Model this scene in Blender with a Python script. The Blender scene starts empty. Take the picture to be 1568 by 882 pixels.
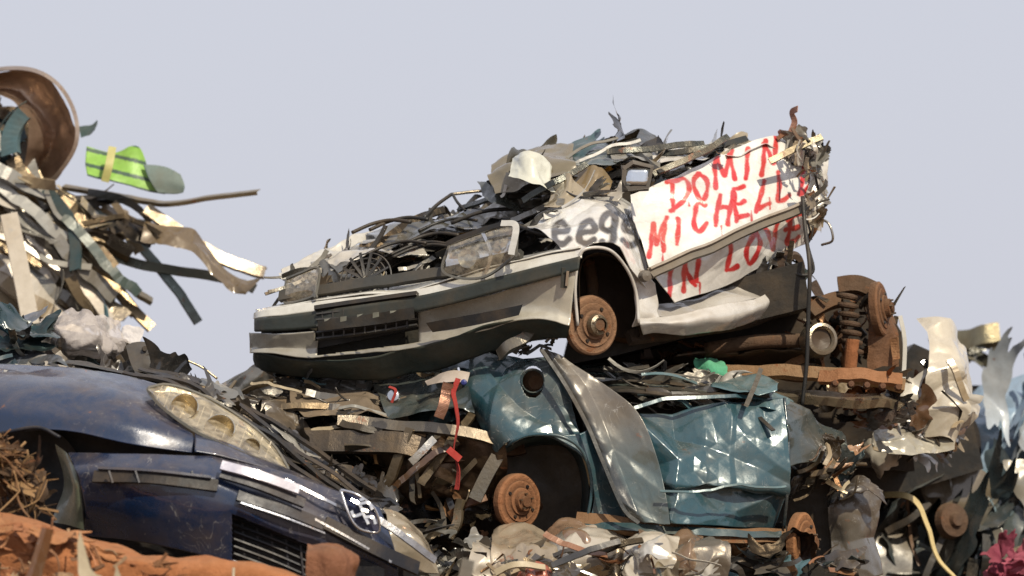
import bpy, math, random
import numpy as np
from mathutils import Vector
sc=bpy.context.scene
# ------------------------------------------------------------------ helpers
SC=[330.0]
def V(p):
    return ((p[0]-784)/SC[0], p[2], 2.6+(441-p[1])/SC[0])
def VV(L): return np.array([V(p) for p in L],float)
def cr(P,n):
    P=np.asarray(P,float); m=len(P)
    if m==2:
        t=np.linspace(0,1,n+1).reshape((-1,)+(1,)*(P.ndim-1)); return P[0]*(1-t)+P[1]*t
    Q=np.concatenate([[2*P[0]-P[1]],P,[2*P[-1]-P[-2]]])
    t=np.linspace(0,m-1,n+1); i=np.minimum(t.astype(int),m-2); f=(t-i).reshape((-1,)+(1,)*(P.ndim-1))
    a,b,c,d=Q[i],Q[i+1],Q[i+2],Q[i+3]
    return 0.5*((2*b)+(c-a)*f+(2*a-5*b+4*c-d)*f**2+(3*b-a-3*c+d)*f**3)
def facet(P,seed):
    # piecewise-planar noise (linear interpolation over tetrahedra): reads as creased sheet metal
    b=np.floor(P); f=P-b; o=np.argsort(-f,axis=-1); fs=np.take_along_axis(f,o,-1)
    def h(q):
        s=np.sin(q[...,0]*127.1+q[...,1]*311.7+q[...,2]*74.7+seed*13.37)*43758.5453
        return (s-np.floor(s))*2-1
    v=b.copy(); out=h(v)*(1-fs[...,0])
    for k in range(3):
        e=np.zeros_like(v); np.put_along_axis(e,o[...,k:k+1],1,-1); v=v+e
        out=out+h(v)*(fs[...,k]-(fs[...,k+1] if k<2 else 0))
    return out
FINE=[1.0]
def folds(P,freq,seed,fine=None):
    r=np.random.RandomState(seed%99991); k=FINE[0] if fine is None else fine
    M=np.linalg.qr(r.normal(size=(3,3)))[0]
    Q=(P@M)*freq+r.rand(3)*50
    Q=Q+.25*np.sin(Q[...,[1,2,0]]*1.9+r.rand(3)*6)
    return facet(Q,seed%977)+.45*k*facet(Q[...,[2,0,1]]*2.1+7,seed%977+3)+.14*k*facet(Q*4.7+3,seed%977+5)
class MB:
    def __init__(s): s.v=[];s.f=[];s.m=[];s.c=[];s.n=0;s.s=[]
    def add(s,v,f,m,c,sm=True):
        v=np.asarray(v,float).reshape(-1,3); s.v.append(v)
        f=[tuple(int(a)+s.n for a in q) for q in f]; s.f+=f
        s.m+= [m]*len(f); s.s+=[sm]*len(f)
        c=np.asarray(c,float)
        if c.ndim==1: c=np.tile(c[:3],(len(v),1))
        s.c.append(c[:,:3]); s.n+=len(v)
    def build(s,name,parent,solid=0):
        me=bpy.data.meshes.new(name); v=np.concatenate(s.v)
        me.from_pydata(v.tolist(),[],s.f)
        for m in MATS: me.materials.append(m)
        me.polygons.foreach_set('material_index',s.m)
        me.polygons.foreach_set('use_smooth',s.s)
        a=me.color_attributes.new('Col','FLOAT_COLOR','POINT')
        c=np.concatenate(s.c); a.data.foreach_set('color',np.concatenate([c,np.ones((len(c),1))],1).ravel())
        me.update()
        o=bpy.data.objects.new(name,me); sc.collection.objects.link(o)
        if parent: o.parent=parent
        if solid:
            md=o.modifiers.new('s','SOLIDIFY'); md.thickness=solid*.7; md.offset=0
        return o
def empty(name,loc=(0,0,0)):
    e=bpy.data.objects.new(name,None); sc.collection.objects.link(e); return e
PAINT,METAL,PLAST,RUST,CHROME,LENS,BAG,CLOTH=range(8)
def surf(rows,nu,nv,amp=0,freq=2,seed=0,rag=0):
    G=np.array([VV(r) for r in rows])
    G=cr(G,nv); G=np.swapaxes(cr(np.swapaxes(G,0,1),nu),0,1)
    if amp:
        du=np.gradient(G,axis=1); dv=np.gradient(G,axis=0); n=np.cross(du,dv)
        n/=np.linalg.norm(n,axis=-1,keepdims=True)+1e-9
        G0=G.copy(); G=G+n*(amp*folds(G0,freq,seed))[...,None]
        rg=rag or amp*.45
        G[...,0]+=rg*folds(G0,freq*1.3,seed+7); G[...,2]+=rg*folds(G0,freq*1.3,seed+9)
    return G
def gfaces(nv,nu):
    return [(i*(nu+1)+j,i*(nu+1)+j+1,(i+1)*(nu+1)+j+1,(i+1)*(nu+1)+j) for i in range(nv) for j in range(nu)]
def sheet(mb,rows,nu,nv,mat,col,amp=0,freq=2,seed=0,rag=0,colf=None,cut=None):
    G=surf(rows,nu,nv,amp,freq,seed,rag)
    v=G.reshape(-1,3); f=gfaces(nv,nu)
    if cut is not None:
        px=v[:,0]*SC[0]+784; py=441-(v[:,2]-2.6)*SC[0]; k=cut(px,py); f=[q for q in f if not k[list(q)].any()]
    c=np.tile(np.array(col[:3],float),(len(v),1))
    if colf is not None:
        px=v[:,0]*SC[0]+784; py=441-(v[:,2]-2.6)*SC[0]; c=colf(px,py,c)
    mb.add(v,f,mat,c)
def sweep(mb,path,prof,mat,col,closed=False,twist=0,up=None,taper=None,sm=False):
    P=np.asarray(path,float); n=len(P); T=np.gradient(P,axis=0); T/=np.linalg.norm(T,axis=1,keepdims=True)+1e-9
    u=np.array(up if up is not None else (0.13,-.9,.4),float)
    prof=np.asarray(prof,float); m=len(prof); vs=[]
    for i in range(n):
        s=np.cross(T[i],u); l=np.linalg.norm(s)
        if l<1e-4: s=np.array([1,0,0.])
        else: s/=l
        w=np.cross(s,T[i]); u=w
        a=twist*i/(n-1); ca,sa=math.cos(a),math.sin(a)
        k=1 if taper is None else 1+(taper-1)*i/(n-1)
        for (x,y) in prof*k:
            X=x*ca-y*sa; Y=x*sa+y*ca; vs.append(P[i]+s*X+w*Y)
    mm=m if closed else m-1
    f=[(i*m+j,i*m+(j+1)%m,(i+1)*m+(j+1)%m,(i+1)*m+j) for i in range(n-1) for j in range(mm)]
    if closed: f+= [tuple(range(m))[::-1],tuple((n-1)*m+j for j in range(m))]
    mb.add(vs,f,mat,col,sm)
def circ(r,k=7): return [(r*math.cos(2*math.pi*i/k),r*math.sin(2*math.pi*i/k)) for i in range(k)]
def rect(w,h): return [(-w/2,-h/2),(w/2,-h/2),(w/2,h/2),(-w/2,h/2)]
def tube(mb,pts,r,mat,col,n=None,k=8):
    P=VV(pts); n=n or max(6,len(pts)*6); sweep(mb,cr(P,n),circ(r,k),mat,col,closed=True,sm=True)
def strip(mb,pts,w,mat,col,n=None,h=.004,twist=0,kind='flat',up=None,amp=0,seed=0):
    P=VV(pts); P=cr(P,n or max(8,len(pts)*7))
    if amp:
        for a in range(3): P[:,a]+=amp*folds(P,5,seed+a)
    if kind=='flat': pr,cl=rect(w,h),True
    elif kind=='U':
        d=w*.45;t=.004
        pr=[(-w/2,-d),(-w/2,0),(w/2,0),(w/2,-d),(w/2-t,-d),(w/2-t,-t),(-w/2+t,-t),(-w/2+t,-d)];cl=True
    elif kind=='L': pr,cl=[(-w/2,0),(w/2,0),(w/2,-w*.5),(w/2-.004,-w*.5),(w/2-.004,-.004),(-w/2,-.004)],True
    elif kind=='box': pr,cl=rect(w,w*.6),True
    sweep(mb,P,pr,mat,col,closed=cl,twist=twist,up=up)
def lathe(mb,c,axis,prof,mat,col,seg=32,cols=None,sm=False):
    c=np.array(c,float); a=np.array(axis,float); a/=np.linalg.norm(a)
    s=np.cross(a,(0,0,1)); s/=np.linalg.norm(s); t=np.cross(s,a)
    vs=[];m=len(prof)
    for i in range(seg):
        th=2*math.pi*i/seg; d=s*math.cos(th)+t*math.sin(th)
        for r,h in prof: vs.append(c+d*r+a*h)
    f=[(i*m+j,((i+1)%seg)*m+j,((i+1)%seg)*m+j+1,i*m+j+1) for i in range(seg) for j in range(m-1)]
    cc=col if cols is None else np.tile(np.array(cols),(seg,1))
    mb.add(vs,f,mat,cc,sm)
def inpoly(x,y,poly):
    c=False;n=len(poly);j=n-1
    for i in range(n):
        a,b=poly[i],poly[j]
        if (a[1]>y)!=(b[1]>y) and x<(b[0]-a[0])*(y-a[1])/(b[1]-a[1])+a[0]: c=not c
        j=i
    return c
def prism(mb,poly,y0,y1,col,mat=PLAST):  # extruded outline; near-black ones behind panels stand in for interior shadow
    n=len(poly); A=VV([(p[0],p[1],y0) for p in poly]); B=VV([(p[0],p[1],y1) for p in poly])
    f=[tuple(range(n)),tuple(range(2*n-1,n-1,-1))]+[(i,(i+1)%n,n+(i+1)%n,n+i) for i in range(n)]
    mb.add(np.concatenate([A,B]),f,mat,col,False)
G_DARK=[(.014,.014,.015),(.025,.025,.025),(.045,.043,.04),(.038,.03,.02)]
G_GREY=[(.14,.14,.13),(.22,.215,.195),(.09,.09,.085),(.3,.295,.27)]
G_WHITE=[(.6,.58,.53),(.5,.47,.41),(.66,.65,.62)]
G_RUST=[(.15,.065,.027),(.21,.09,.04),(.09,.045,.022),(.26,.14,.07)]
G_TEAL=[(.03,.075,.09),(.06,.12,.14),(.018,.045,.055)]
G_BEIGE=[(.31,.245,.16),(.2,.155,.1),(.38,.32,.22)]
def clutter(mb,poly,n,y0,y1,pal,L=(.06,.3),W=(.006,.022),ang=25,spread=35,slope=0,kinds=(5,4,1.3,4),seed=0,ydir=.4,mats=(PAINT,METAL,PLAST),avoid=None):
    r=random.Random(seed); xs=[p[0] for p in poly]; ys=[p[1] for p in poly]; yb=max(ys); k=0
    while k<n:
        x=r.uniform(min(xs),max(xs)); y=r.uniform(min(ys),max(ys))
        if not inpoly(x,y,poly): continue
        k+=1
        if avoid and inpoly(x,y,avoid): continue
        D=r.uniform(y0,y1)+slope*(yb-y)/330
        c=np.array(V((x,y,D))); a=math.radians(ang+r.gauss(0,spread))
        d=np.array([math.cos(a),r.gauss(0,ydir),math.sin(a)]); d/=np.linalg.norm(d)
        col=np.array(r.choice(pal))*r.uniform(.7,1.25); col=np.clip(col,0,.85)
        mat=r.choice(mats); l=r.uniform(*L)*(1 if r.random()<.8 else 1.5); w=r.uniform(*W)
        kd=r.choices(range(4),kinds)[0]
        if kd in(0,1,2):
            m=9 if kd!=2 else 11; t=np.linspace(-.5,.5,m)
            P=c+d*(t*l)[:,None]
            b=np.array([r.gauss(0,1) for _ in range(3)]); b-=d*(b@d); b/=np.linalg.norm(b)+1e-9
            P=P+b*((r.gauss(0,.14)*l*(4*t*t)))[:,None]
            b2=np.cross(d,b)
            kk=r.uniform(-.3,.3)
            P=P+b2*(np.maximum(0,t-kk)*r.gauss(0,.6)*l)[:,None]
            up=np.array([r.gauss(0,.6),-1,r.gauss(.3,.6)])
            if kd==0: sweep(mb,P,rect(w*1.8,.003),mat,col,closed=True,twist=r.gauss(0,.8),up=up,taper=r.uniform(.3,1.5))
            elif kd==1:
                dd=w*.7; pr=[(-w,-dd),(-w,0),(w,0),(w,-dd),(w-.003,-dd),(w-.003,-.003),(-w+.003,-.003),(-w+.003,-dd)]
                sweep(mb,P,pr,mat,col,closed=True,twist=r.gauss(0,.4),up=up,taper=r.uniform(.6,1.1))
            else: sweep(mb,P,circ(r.uniform(.003,.007),6),mat,col,closed=True,sm=True)
        else:
            crumb(mb,c,d,l*.34,mat,col,r,12)
def crumb(mb,c,d,s,mat,col,r,g=16,asp=None,fr=1.0):
    b=np.array([r.gauss(0,.4),-.7+r.gauss(0,.3),.6+r.gauss(0,.4)]); b-=d*(b@d); b/=np.linalg.norm(b)
    e=np.cross(d,b); q=np.linspace(-1,1,g+1); U,Wd=np.meshgrid(q,q)
    C=[np.array([i*r.uniform(.6,1.3),j*r.uniform(.5,1.2)*(asp or r.uniform(.4,.9))]) for i,j in((-1,-1),(1,-1),(1,1),(-1,1))]
    w=[(1-U)*(1-Wd)/4,(1+U)*(1-Wd)/4,(1+U)*(1+Wd)/4,(1-U)*(1+Wd)/4]
    X=sum(wi*ci[0] for wi,ci in zip(w,C))*s; Y=sum(wi*ci[1] for wi,ci in zip(w,C))*s
    ph=r.uniform(0,6); edge=np.maximum(np.abs(U),np.abs(Wd)); th=np.arctan2(Wd,U)
    k=1+(edge**4)*(.16*np.sin(th*5+ph)+.1*np.sin(th*11+ph*2)); X=X*k; Y=Y*k
    bend=r.gauss(0,.35)
    Gp=c+X[...,None]*d+Y[...,None]*e+(bend*(X**2+Y**2)/s)[...,None]*b; G0=Gp.copy(); sd=r.randrange(9999)
    for ax in range(3): Gp[...,ax]+=s*.28*folds(G0,.75*fr/s,sd+ax*31)
    mb.add(Gp.reshape(-1,3),gfaces(g,g),mat,np.array(col,float))
def crush(mb,poly,n,y0,y1,pal,size=(.08,.18),ang=20,spread=30,slope=0,seed=0,mats=(PAINT,PAINT,METAL),fr=1.1,asp=(.4,1)):
    r=random.Random(seed); xs=[p[0] for p in poly]; ys=[p[1] for p in poly]; yb=max(ys); k=0
    while k<n:
        x=r.uniform(min(xs),max(xs)); y=r.uniform(min(ys),max(ys))
        if not inpoly(x,y,poly): continue
        k+=1; a=math.radians(ang+r.gauss(0,spread)); d=np.array([math.cos(a),r.gauss(0,.3),math.sin(a)]); d/=np.linalg.norm(d)
        col=np.clip(np.array(r.choice(pal))*r.uniform(.75,1.2),0,.8)
        crumb(mb,np.array(V((x,y,r.uniform(y0,y1)+slope*(yb-y)/330))),d,r.uniform(*size),r.choice(mats),col,r,30,r.uniform(*asp),fr)
def beams(mb,poly,n,y0,y1,pal,L=(60,180),W=(.02,.05),ang=25,spread=6,slope=0,seed=0,mats=(METAL,PLAST,PAINT),amp=.02):
    # long bent structural members lying roughly parallel
    r=random.Random(seed); xs=[p[0] for p in poly]; ys=[p[1] for p in poly]; yb=max(ys); k=0
    while k<n:
        x=r.uniform(min(xs),max(xs)); y=r.uniform(min(ys),max(ys))
        if not inpoly(x,y,poly): continue
        k+=1; a=math.radians(ang+r.gauss(0,spread)); l=r.uniform(*L)/2; dx,dy=l*math.cos(a),-l*math.sin(a)
        dp=lambda yy: y0+(y1-y0)*.5+slope*(yb-yy)/330
        s=r.uniform(-8,8); o=r.uniform(-.1,.1)
        strip(mb,[(x-dx,y-dy,dp(y-dy)+o),(x,y+s,dp(y)+o-.03),(x+dx,y+dy,dp(y+dy)+o)],r.uniform(*W),r.choice(mats),np.array(r.choice(pal))*r.uniform(.8,1.2),kind=r.choice(['U','L','flat','U']),amp=amp,seed=seed*50+k,n=22,twist=r.gauss(0,.3))
# ------------------------------------------------------------------ materials
def mk(name,metal=0,rough=.4,coat=0,dirt=.35,rust=0.1,bump=.15,dirtcol=(.14,.09,.045),fixed=None,scale=1,spec=.5,scr=0,dust=.25):
    m=bpy.data.materials.new(name); m.use_nodes=True; nt=m.node_tree; N=nt.nodes; Lk=nt.links
    b=N['Principled BSDF']
    tc=N.new('ShaderNodeTexCoord')
    if fixed: base=N.new('ShaderNodeRGB'); base.outputs[0].default_value=(*fixed,1); bo=base.outputs[0]
    else: at=N.new('ShaderNodeAttribute'); at.attribute_name='Col'; bo=at.outputs['Color']
    def noise(s,det=5,ro=.6,dist=0):
        n=N.new('ShaderNodeTexNoise'); n.inputs['Scale'].default_value=s*scale; n.inputs['Detail'].default_value=det; n.inputs['Roughness'].default_value=ro; n.inputs['Distortion'].default_value=dist
        Lk.new(tc.outputs['Object'],n.inputs['Vector']); return n.outputs['Fac']
    def ramp(src,a,c,v0=0,v1=1):
        q=N.new('ShaderNodeMapRange'); q.inputs[1].default_value=a; q.inputs[2].default_value=c; q.inputs[3].default_value=v0; q.inputs[4].default_value=v1
        Lk.new(src,q.inputs[0]); return q.outputs[0]
    def math_(op,a,c):
        q=N.new('ShaderNodeMath'); q.operation=op
        for i,s in enumerate((a,c)):
            if isinstance(s,(int,float)): q.inputs[i].default_value=s
            elif s is not None: Lk.new(s,q.inputs[i])
        return q.outputs[0]
    def mix(f,a,c,bt='MIX'):
        q=N.new('ShaderNodeMix'); q.data_type='RGBA'; q.blend_type=bt
        if isinstance(f,float): q.inputs[0].default_value=f
        else: Lk.new(f,q.inputs[0])
        for s,k in((a,6),(c,7)):
            if isinstance(s,tuple): q.inputs[k].default_value=(*s,1)
            else: Lk.new(s,q.inputs[k])
        return q.outputs[2]
    n1=noise(3.2,8,.65); n2=noise(22,6,.7); n3=noise(7,9,.75,.6)
    var=mix(ramp(n2,.3,.7,0,.5),bo,(.55,.53,.5),'MULTIPLY')
    if scr:
        n4=noise(5,3,.5,2.5); ln=math_('ABSOLUTE',math_('SUBTRACT',n4,.5),None)
        sm=math_('MULTIPLY',ramp(ln,.0,.006,1,0),ramp(n1,.5,.6))
        var=mix(math_('MULTIPLY',sm,scr),var,(.4,.4,.39))
    col=mix(ramp(n1,.45,.72,0,dirt),var,dirtcol)
    g=N.new('ShaderNodeNewGeometry'); sx=N.new('ShaderNodeSeparateXYZ'); Lk.new(g.outputs['Normal'],sx.inputs[0])
    up=ramp(sx.outputs[2],.3,1,0,dust)
    col=mix(math_('MULTIPLY',up,ramp(n3,.38,.62)),col,(.28,.21,.13))
    rf=ramp(n3,.68-rust*.3,.72-rust*.25)
    if rust>0: col=mix(rf,col,(.17,.065,.025))
    Lk.new(col,b.inputs['Base Color'])
    b.inputs['Metallic'].default_value=metal
    if rust>0 and metal>0: Lk.new(ramp(rf,0,1,metal,0),b.inputs['Metallic'])
    Lk.new(math_('ADD',ramp(n1,.35,.75,rough-.06,rough+.25),ramp(n2,.4,.7,-.03,.14)),b.inputs['Roughness'])
    b.inputs['Coat Roughness'].default_value=.05
    if coat: Lk.new(ramp(n1,.48,.64,coat,coat*.2),b.inputs['Coat Weight'])
    b.inputs['Specular IOR Level'].default_value=spec
    if bump:
        bp=N.new('ShaderNodeBump'); bp.inputs['Strength'].default_value=bump; bp.inputs['Distance'].default_value=.02
        Lk.new(math_('ADD',n3,n2),bp.inputs['Height']); Lk.new(bp.outputs[0],b.inputs['Normal'])
    return m
def lensmat():
    m=bpy.data.materials.new('clear_lens'); m.use_nodes=True; nt=m.node_tree; nt.nodes.remove(nt.nodes['Principled BSDF'])
    o=nt.nodes['Material Output']; t=nt.nodes.new('ShaderNodeBsdfTransparent'); t.inputs[0].default_value=(.95,.93,.88,1)
    g=nt.nodes.new('ShaderNodeBsdfGlossy'); g.inputs['Roughness'].default_value=.08
    f=nt.nodes.new('ShaderNodeValue'); f.outputs[0].default_value=.13
    nz=nt.nodes.new('ShaderNodeTexNoise'); nz.inputs['Scale'].default_value=14
    bp=nt.nodes.new('ShaderNodeBump'); bp.inputs['Strength'].default_value=.1; nt.links.new(nz.outputs[0],bp.inputs['Height']); nt.links.new(bp.outputs[0],g.inputs['Normal'])
    d=nt.nodes.new('ShaderNodeBsdfDiffuse'); d.inputs[0].default_value=(.6,.52,.38,1); x0=nt.nodes.new('ShaderNodeMixShader')
    mr=nt.nodes.new('ShaderNodeMapRange'); mr.inputs[1].default_value=.35; mr.inputs[2].default_value=.7; mr.inputs[3].default_value=.08; mr.inputs[4].default_value=.4
    nt.links.new(nz.outputs[0],mr.inputs[0]); nt.links.new(mr.outputs[0],x0.inputs[0])
    nt.links.new(t.outputs[0],x0.inputs[1]); nt.links.new(d.outputs[0],x0.inputs[2])
    x=nt.nodes.new('ShaderNodeMixShader'); nt.links.new(f.outputs[0],x.inputs[0]); nt.links.new(x0.outputs[0],x.inputs[1]); nt.links.new(g.outputs[0],x.inputs[2]); nt.links.new(x.outputs[0],o.inputs[0]); return m
def bagmat():
    m=mk('plastic_film',0,.25,0,.1,0,.5); b=m.node_tree.nodes['Principled BSDF']; b.inputs['Alpha'].default_value=.7; return m
MATS=[mk('car_paint',.1,.22,.9,.38,.12,.06,scr=.8,dust=.2),mk('bare_metal',.8,.28,0,.48,.26,.22,dust=.2),mk('dull_plastic',0,.4,0,.35,0,.15,spec=.35,dust=.16),
      mk('rusty_iron',.1,.72,0,.4,.35,.7,dirtcol=(.2,.09,.04),spec=.3),mk('chrome',.95,.1,0,.2,.0,.05,dust=.05),lensmat(),bagmat(),mk('cloth',0,.85,0,.2,0,.4,dust=.08)]
# ------------------------------------------------------------------ spray lettering
FONT={'D':[[(0,0),(.05,1)],[(-.12,.97),(.4,.98),(.8,.75),(.85,.4),(.6,.08),(-.05,.02)]],
'O':[[(.45,1),(.1,.8),(.02,.4),(.3,.02),(.7,.1),(.85,.5),(.75,.88),(.45,1)]],
'M':[[(0,0),(.1,1)],[(.1,1),(.42,.35)],[(.42,.35),(.8,1)],[(.8,1),(.88,0)]],
'I':[[(.4,0),(.42,1)]],'N':[[(0,0),(.08,1)],[(.08,1),(.72,.05)],[(.72,.05),(.78,1)]],
'C':[[(.8,.85),(.45,1),(.1,.7),(.08,.3),(.4,0),(.85,.12)]],'H':[[(.05,0),(.08,1)],[(.75,0),(.8,1)],[(.06,.5),(.78,.52)]],
'E':[[(.1,0),(.1,1)],[(.1,.98),(.75,1)],[(.1,.52),(.65,.52)],[(.1,.02),(.78,.04)]],'L':[[(.1,1),(.1,.03)],[(.1,.03),(.75,.05)]],
'V':[[(0,1),(.4,0)],[(.4,0),(.85,1)]],
'g':[[(.75,.8),(.4,1),(.05,.75),(.1,.42),(.5,.34),(.75,.5),(.75,.8)],[(.75,.95),(.82,.3),(.72,-.12),(.35,-.2),(.1,-.05)]],
'e':[[(.05,.5),(.78,.58),(.6,.95),(.25,.95),(.03,.6),(.1,.15),(.5,0),(.85,.18)]],' ':[]}
def letters(txt,x0,y0,x1,y1,h,wf=.8,bend=0,h1=None,wob=.05):
    n=len(txt); segs=[]; r=random.Random(len(txt)*7)
    for i,ch in enumerate(txt):
        s=(i)/n; bx=x0+(x1-x0)*s; by=y0+(y1-y0)*s+bend*math.sin(i*2.1)+r.uniform(-1.5,1.5); w=(x1-x0)/n*wf*r.uniform(.88,1.1); sl=(y1-y0)/(x1-x0)*r.uniform(.7,1.3); hh=(h+((h1 or h)-h)*s)*r.uniform(.86,1.12); tl=r.uniform(-4,9)
        for st in FONT[ch]:
            st=[(u+r.gauss(0,wob),v+r.gauss(0,wob)) for u,v in st]
            if len(st)==2: st=[st[0],((st[0][0]+st[1][0])/2+r.gauss(0,.04),(st[0][1]+st[1][1])/2+r.gauss(0,.04)),st[1]]
            P=cr(np.array(st,float),len(st)*3)
            q=[(bx+u*w+v*tl,by-v*hh+u*w*sl) for u,v in P]
            segs+=list(zip(q[:-1],q[1:]))
    return segs
def spray(px,py,c,segs,r,soft,col):
    d=np.full(px.shape,1e9)
    for (ax,ay),(bx,by) in segs:
        vx,vy=bx-ax,by-ay; t=np.clip(((px-ax)*vx+(py-ay)*vy)/(vx*vx+vy*vy+1e-9),0,1)
        d=np.minimum(d,np.hypot(px-ax-t*vx,py-ay-t*vy))
    d=d+.7*np.sin(px*.31+py*.17)+.6*np.sin(px*.11-py*.23)+.3*np.sin(px*1.3)*np.sin(py*1.1)
    k=np.clip((r+soft-d)/soft,0,1)[:,None]*.97
    return c*(1-k)+np.array(col)*k
DRUM=[(.0,.05),(.026,.05),(.03,.04),(.046,.036),(.05,.014),(.066,.012),(.07,.003),(.1,.003),(.104,-.003),(.13,-.004),(.14,-.012),(.14,-.045),(.1,-.05),(0,-.05)]
def drum(mb,c,axis,s=1,col=(.2,.09,.045)):
    k=[.5,.5,.5,.8,.6,1.1,.5,1.1,.6,1.3,.9,.6,.4,.3]
    lathe(mb,c,axis,[(r*s,h*s) for r,h in DRUM],RUST,col,cols=[np.array(col)*q for q in k],seg=40)
    a=np.array(axis,float);a/=np.linalg.norm(a);ss=np.cross(a,(0,0,1));ss/=np.linalg.norm(ss);t=np.cross(ss,a)
    for i in range(4):
        th=.5+i*math.pi/2; p=np.array(c)+s*(.084*(ss*math.cos(th)+t*math.sin(th))+a*.006)
        lathe(mb,p,a,[(0,.004*s),(.008*s,.004*s),(.01*s,-.004)],PLAST,(.012,.01,.01),seg=10)
    for i in range(5):
        th=.2+i*math.pi*.4; p=np.array(c)+s*(.038*(ss*math.cos(th)+t*math.sin(th))+a*.042)
        lathe(mb,p,a,[(0,.012*s),(.005*s,.012*s),(.006*s,-.006)],METAL,(.2,.15,.1),seg=6)
# ================================================================== WHITE CAR
SC[0]=330
FINE[0]=.5
car=empty('crushed_white_car')
WH=(.78,.77,.74)
X=[392,404,487,640,800,886]; Yd=[.02,-.12,-.24,-.42,-.62,-.7]
def brow(pys,dy=0,dx=0): return [(X[i]+dx*(i==5),pys[i],Yd[i]+dy) for i in range(6)]
mb=MB()
r0=brow([472,470,456,438,400,382],.12); r1=brow([481,478,465,447,408,391],-.01)
r2=brow([488,489,480,460,424,403],-.03)
r3=brow([508,510,505,484,446,424],-.02,-3)
r4=brow([524,532,532,512,474,486],.02,-13); r5=brow([536,545,552,534,496,508],.0,-18)
r6=brow([552,566,580,570,532,526],.14,-22)
sheet(mb,[r0,r1],110,5,PAINT,(.66,.65,.6),.016,3.4,1)
sheet(mb,[r1,r2],110,6,PAINT,(.64,.63,.58),.012,3.4,2)
sheet(mb,[[(a,b,c-.02) for a,b,c in r2],[(a,b,c-.035) for a,b,c in r3]],110,5,PLAST,(.03,.036,.033),.009,2.5,3)
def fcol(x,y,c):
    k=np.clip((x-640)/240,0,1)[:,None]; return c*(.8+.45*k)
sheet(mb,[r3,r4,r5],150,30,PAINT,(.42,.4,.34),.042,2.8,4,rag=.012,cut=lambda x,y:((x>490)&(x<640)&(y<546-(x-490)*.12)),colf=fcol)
sheet(mb,[r5,r6],120,12,PLAST,(.03,.042,.038),.03,3,5)
mb.build('bumper',car,.008)
mb=MB()
prism(mb,[(486,474),(642,455),(645,505),(490,535)],-.2,-.12,(.01,.011,.011))
for i in range(5):
    y=482+i*9
    strip(mb,[(488,y+3,-.3),(560,y-4,-.36),(642,y-15,-.45)],.008,PLAST,(.035,.035,.035),h=.02,amp=.004)
for i in range(9):
    x=497+i*16; strip(mb,[(x,481-(x-490)*.11,-.31-(i*.016)),(x+1,522-(x-490)*.11,-.31-(i*.016))],.007,PLAST,(.03,.03,.03))
sheet(mb,[[(492,494,-.33),(560,486,-.4),(638,476,-.48)],[(493,510,-.33),(560,503,-.4),(639,492,-.48)]],30,5,PLAST,(.02,.02,.019),.012,6,3)
for i in range(5):
    x=500+i*25; k=1 if i%2 else .5; sheet(mb,[[(x,494-(x-490)*.12,-.4-i*.018),(x+10,493-(x-490)*.12,-.42-i*.018)],[(x,494+8*k-(x-490)*.12,-.4-i*.018),(x+10*k,492+8*k-(x-490)*.12,-.42-i*.018)]],3,3,PLAST,(.2,.2,.16),.006,8,i)
strip(mb,[(486,476,-.29),(560,466,-.36),(642,456,-.47)],.02,PLAST,(.02,.02,.02),h=.03)
sheet(mb,[[(655,500,-.5),(720,489,-.58),(800,474,-.68)],[(665,514,-.5),(720,506,-.58),(794,490,-.68)]],16,4,PLAST,(.01,.01,.01),.003,3,1)
strip(mb,[(863,420,-.73),(861,450,-.72)],.03,PLAST,(.04,.04,.035),h=.01)
strip(mb,[(867,425,-.745),(865,447,-.735)],.012,CHROME,(.7,.7,.68),h=.008)
mb.build('number_plate_recess',car)
mb=MB(); prism(mb,[(400,545),(490,567),(620,560),(790,522),(860,515),(870,430),(790,440),(640,470),(480,500),(400,500)],.0,.3,(.015,.017,.015))  # added near-black blocks: interior shade as colour, closing gaps to the sky
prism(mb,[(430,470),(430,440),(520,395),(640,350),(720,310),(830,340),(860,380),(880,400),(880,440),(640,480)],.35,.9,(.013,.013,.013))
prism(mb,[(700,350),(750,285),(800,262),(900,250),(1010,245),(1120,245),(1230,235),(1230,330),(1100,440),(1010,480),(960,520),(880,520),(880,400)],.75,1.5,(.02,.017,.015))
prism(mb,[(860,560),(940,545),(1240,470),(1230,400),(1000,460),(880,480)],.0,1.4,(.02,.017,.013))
mb.build('shadow_core',car)
FINE[0]=1
mb=MB()
bay=[(432,462),(432,425),(475,402),(565,366),(640,340),(700,312),(790,320),(840,345),(850,385),(790,400),(640,435),(490,460)]
lampz=[(672,455),(672,370),(790,340),(815,410)]
crush(mb,[(440,440),(445,420),(560,372),(700,318),(790,325),(830,350),(660,400),(520,430)],26,-.05,.2,G_GREY*2+G_DARK*3,size=(.08,.17),ang=22,spread=10,slope=1.6,seed=10,asp=(.3,.6))
beams(mb,[(440,430),(560,370),(640,340),(760,325),(800,350),(700,372),(560,410),(470,440)],34,-.15,.1,G_DARK*3+G_GREY+[(.42,.41,.37)],L=(70,190),W=(.014,.04),ang=25,spread=6,slope=1.6,seed=21)
clutter(mb,bay,100,-.25,.05,G_DARK*3+G_GREY,L=(.06,.22),W=(.005,.016),ang=24,spread=10,slope=1.5,kinds=(5,4,1,1.5),seed=311,ydir=.2,avoid=lampz)
clutter(mb,bay,34,-.35,-.1,G_WHITE+G_GREY+G_BEIGE+[(.4,.2,.03)],L=(.05,.15),W=(.004,.012),ang=22,spread=16,slope=1.4,kinds=(4,3,.3,3),seed=312,ydir=.2,avoid=lampz)
sheet(mb,[[(425,420,.05),(450,402,.15),(510,372,.4)],[(430,432,-.02),(470,415,.05),(530,385,.3)]],40,10,PAINT,(.62,.61,.56),.02,5,5)
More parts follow.
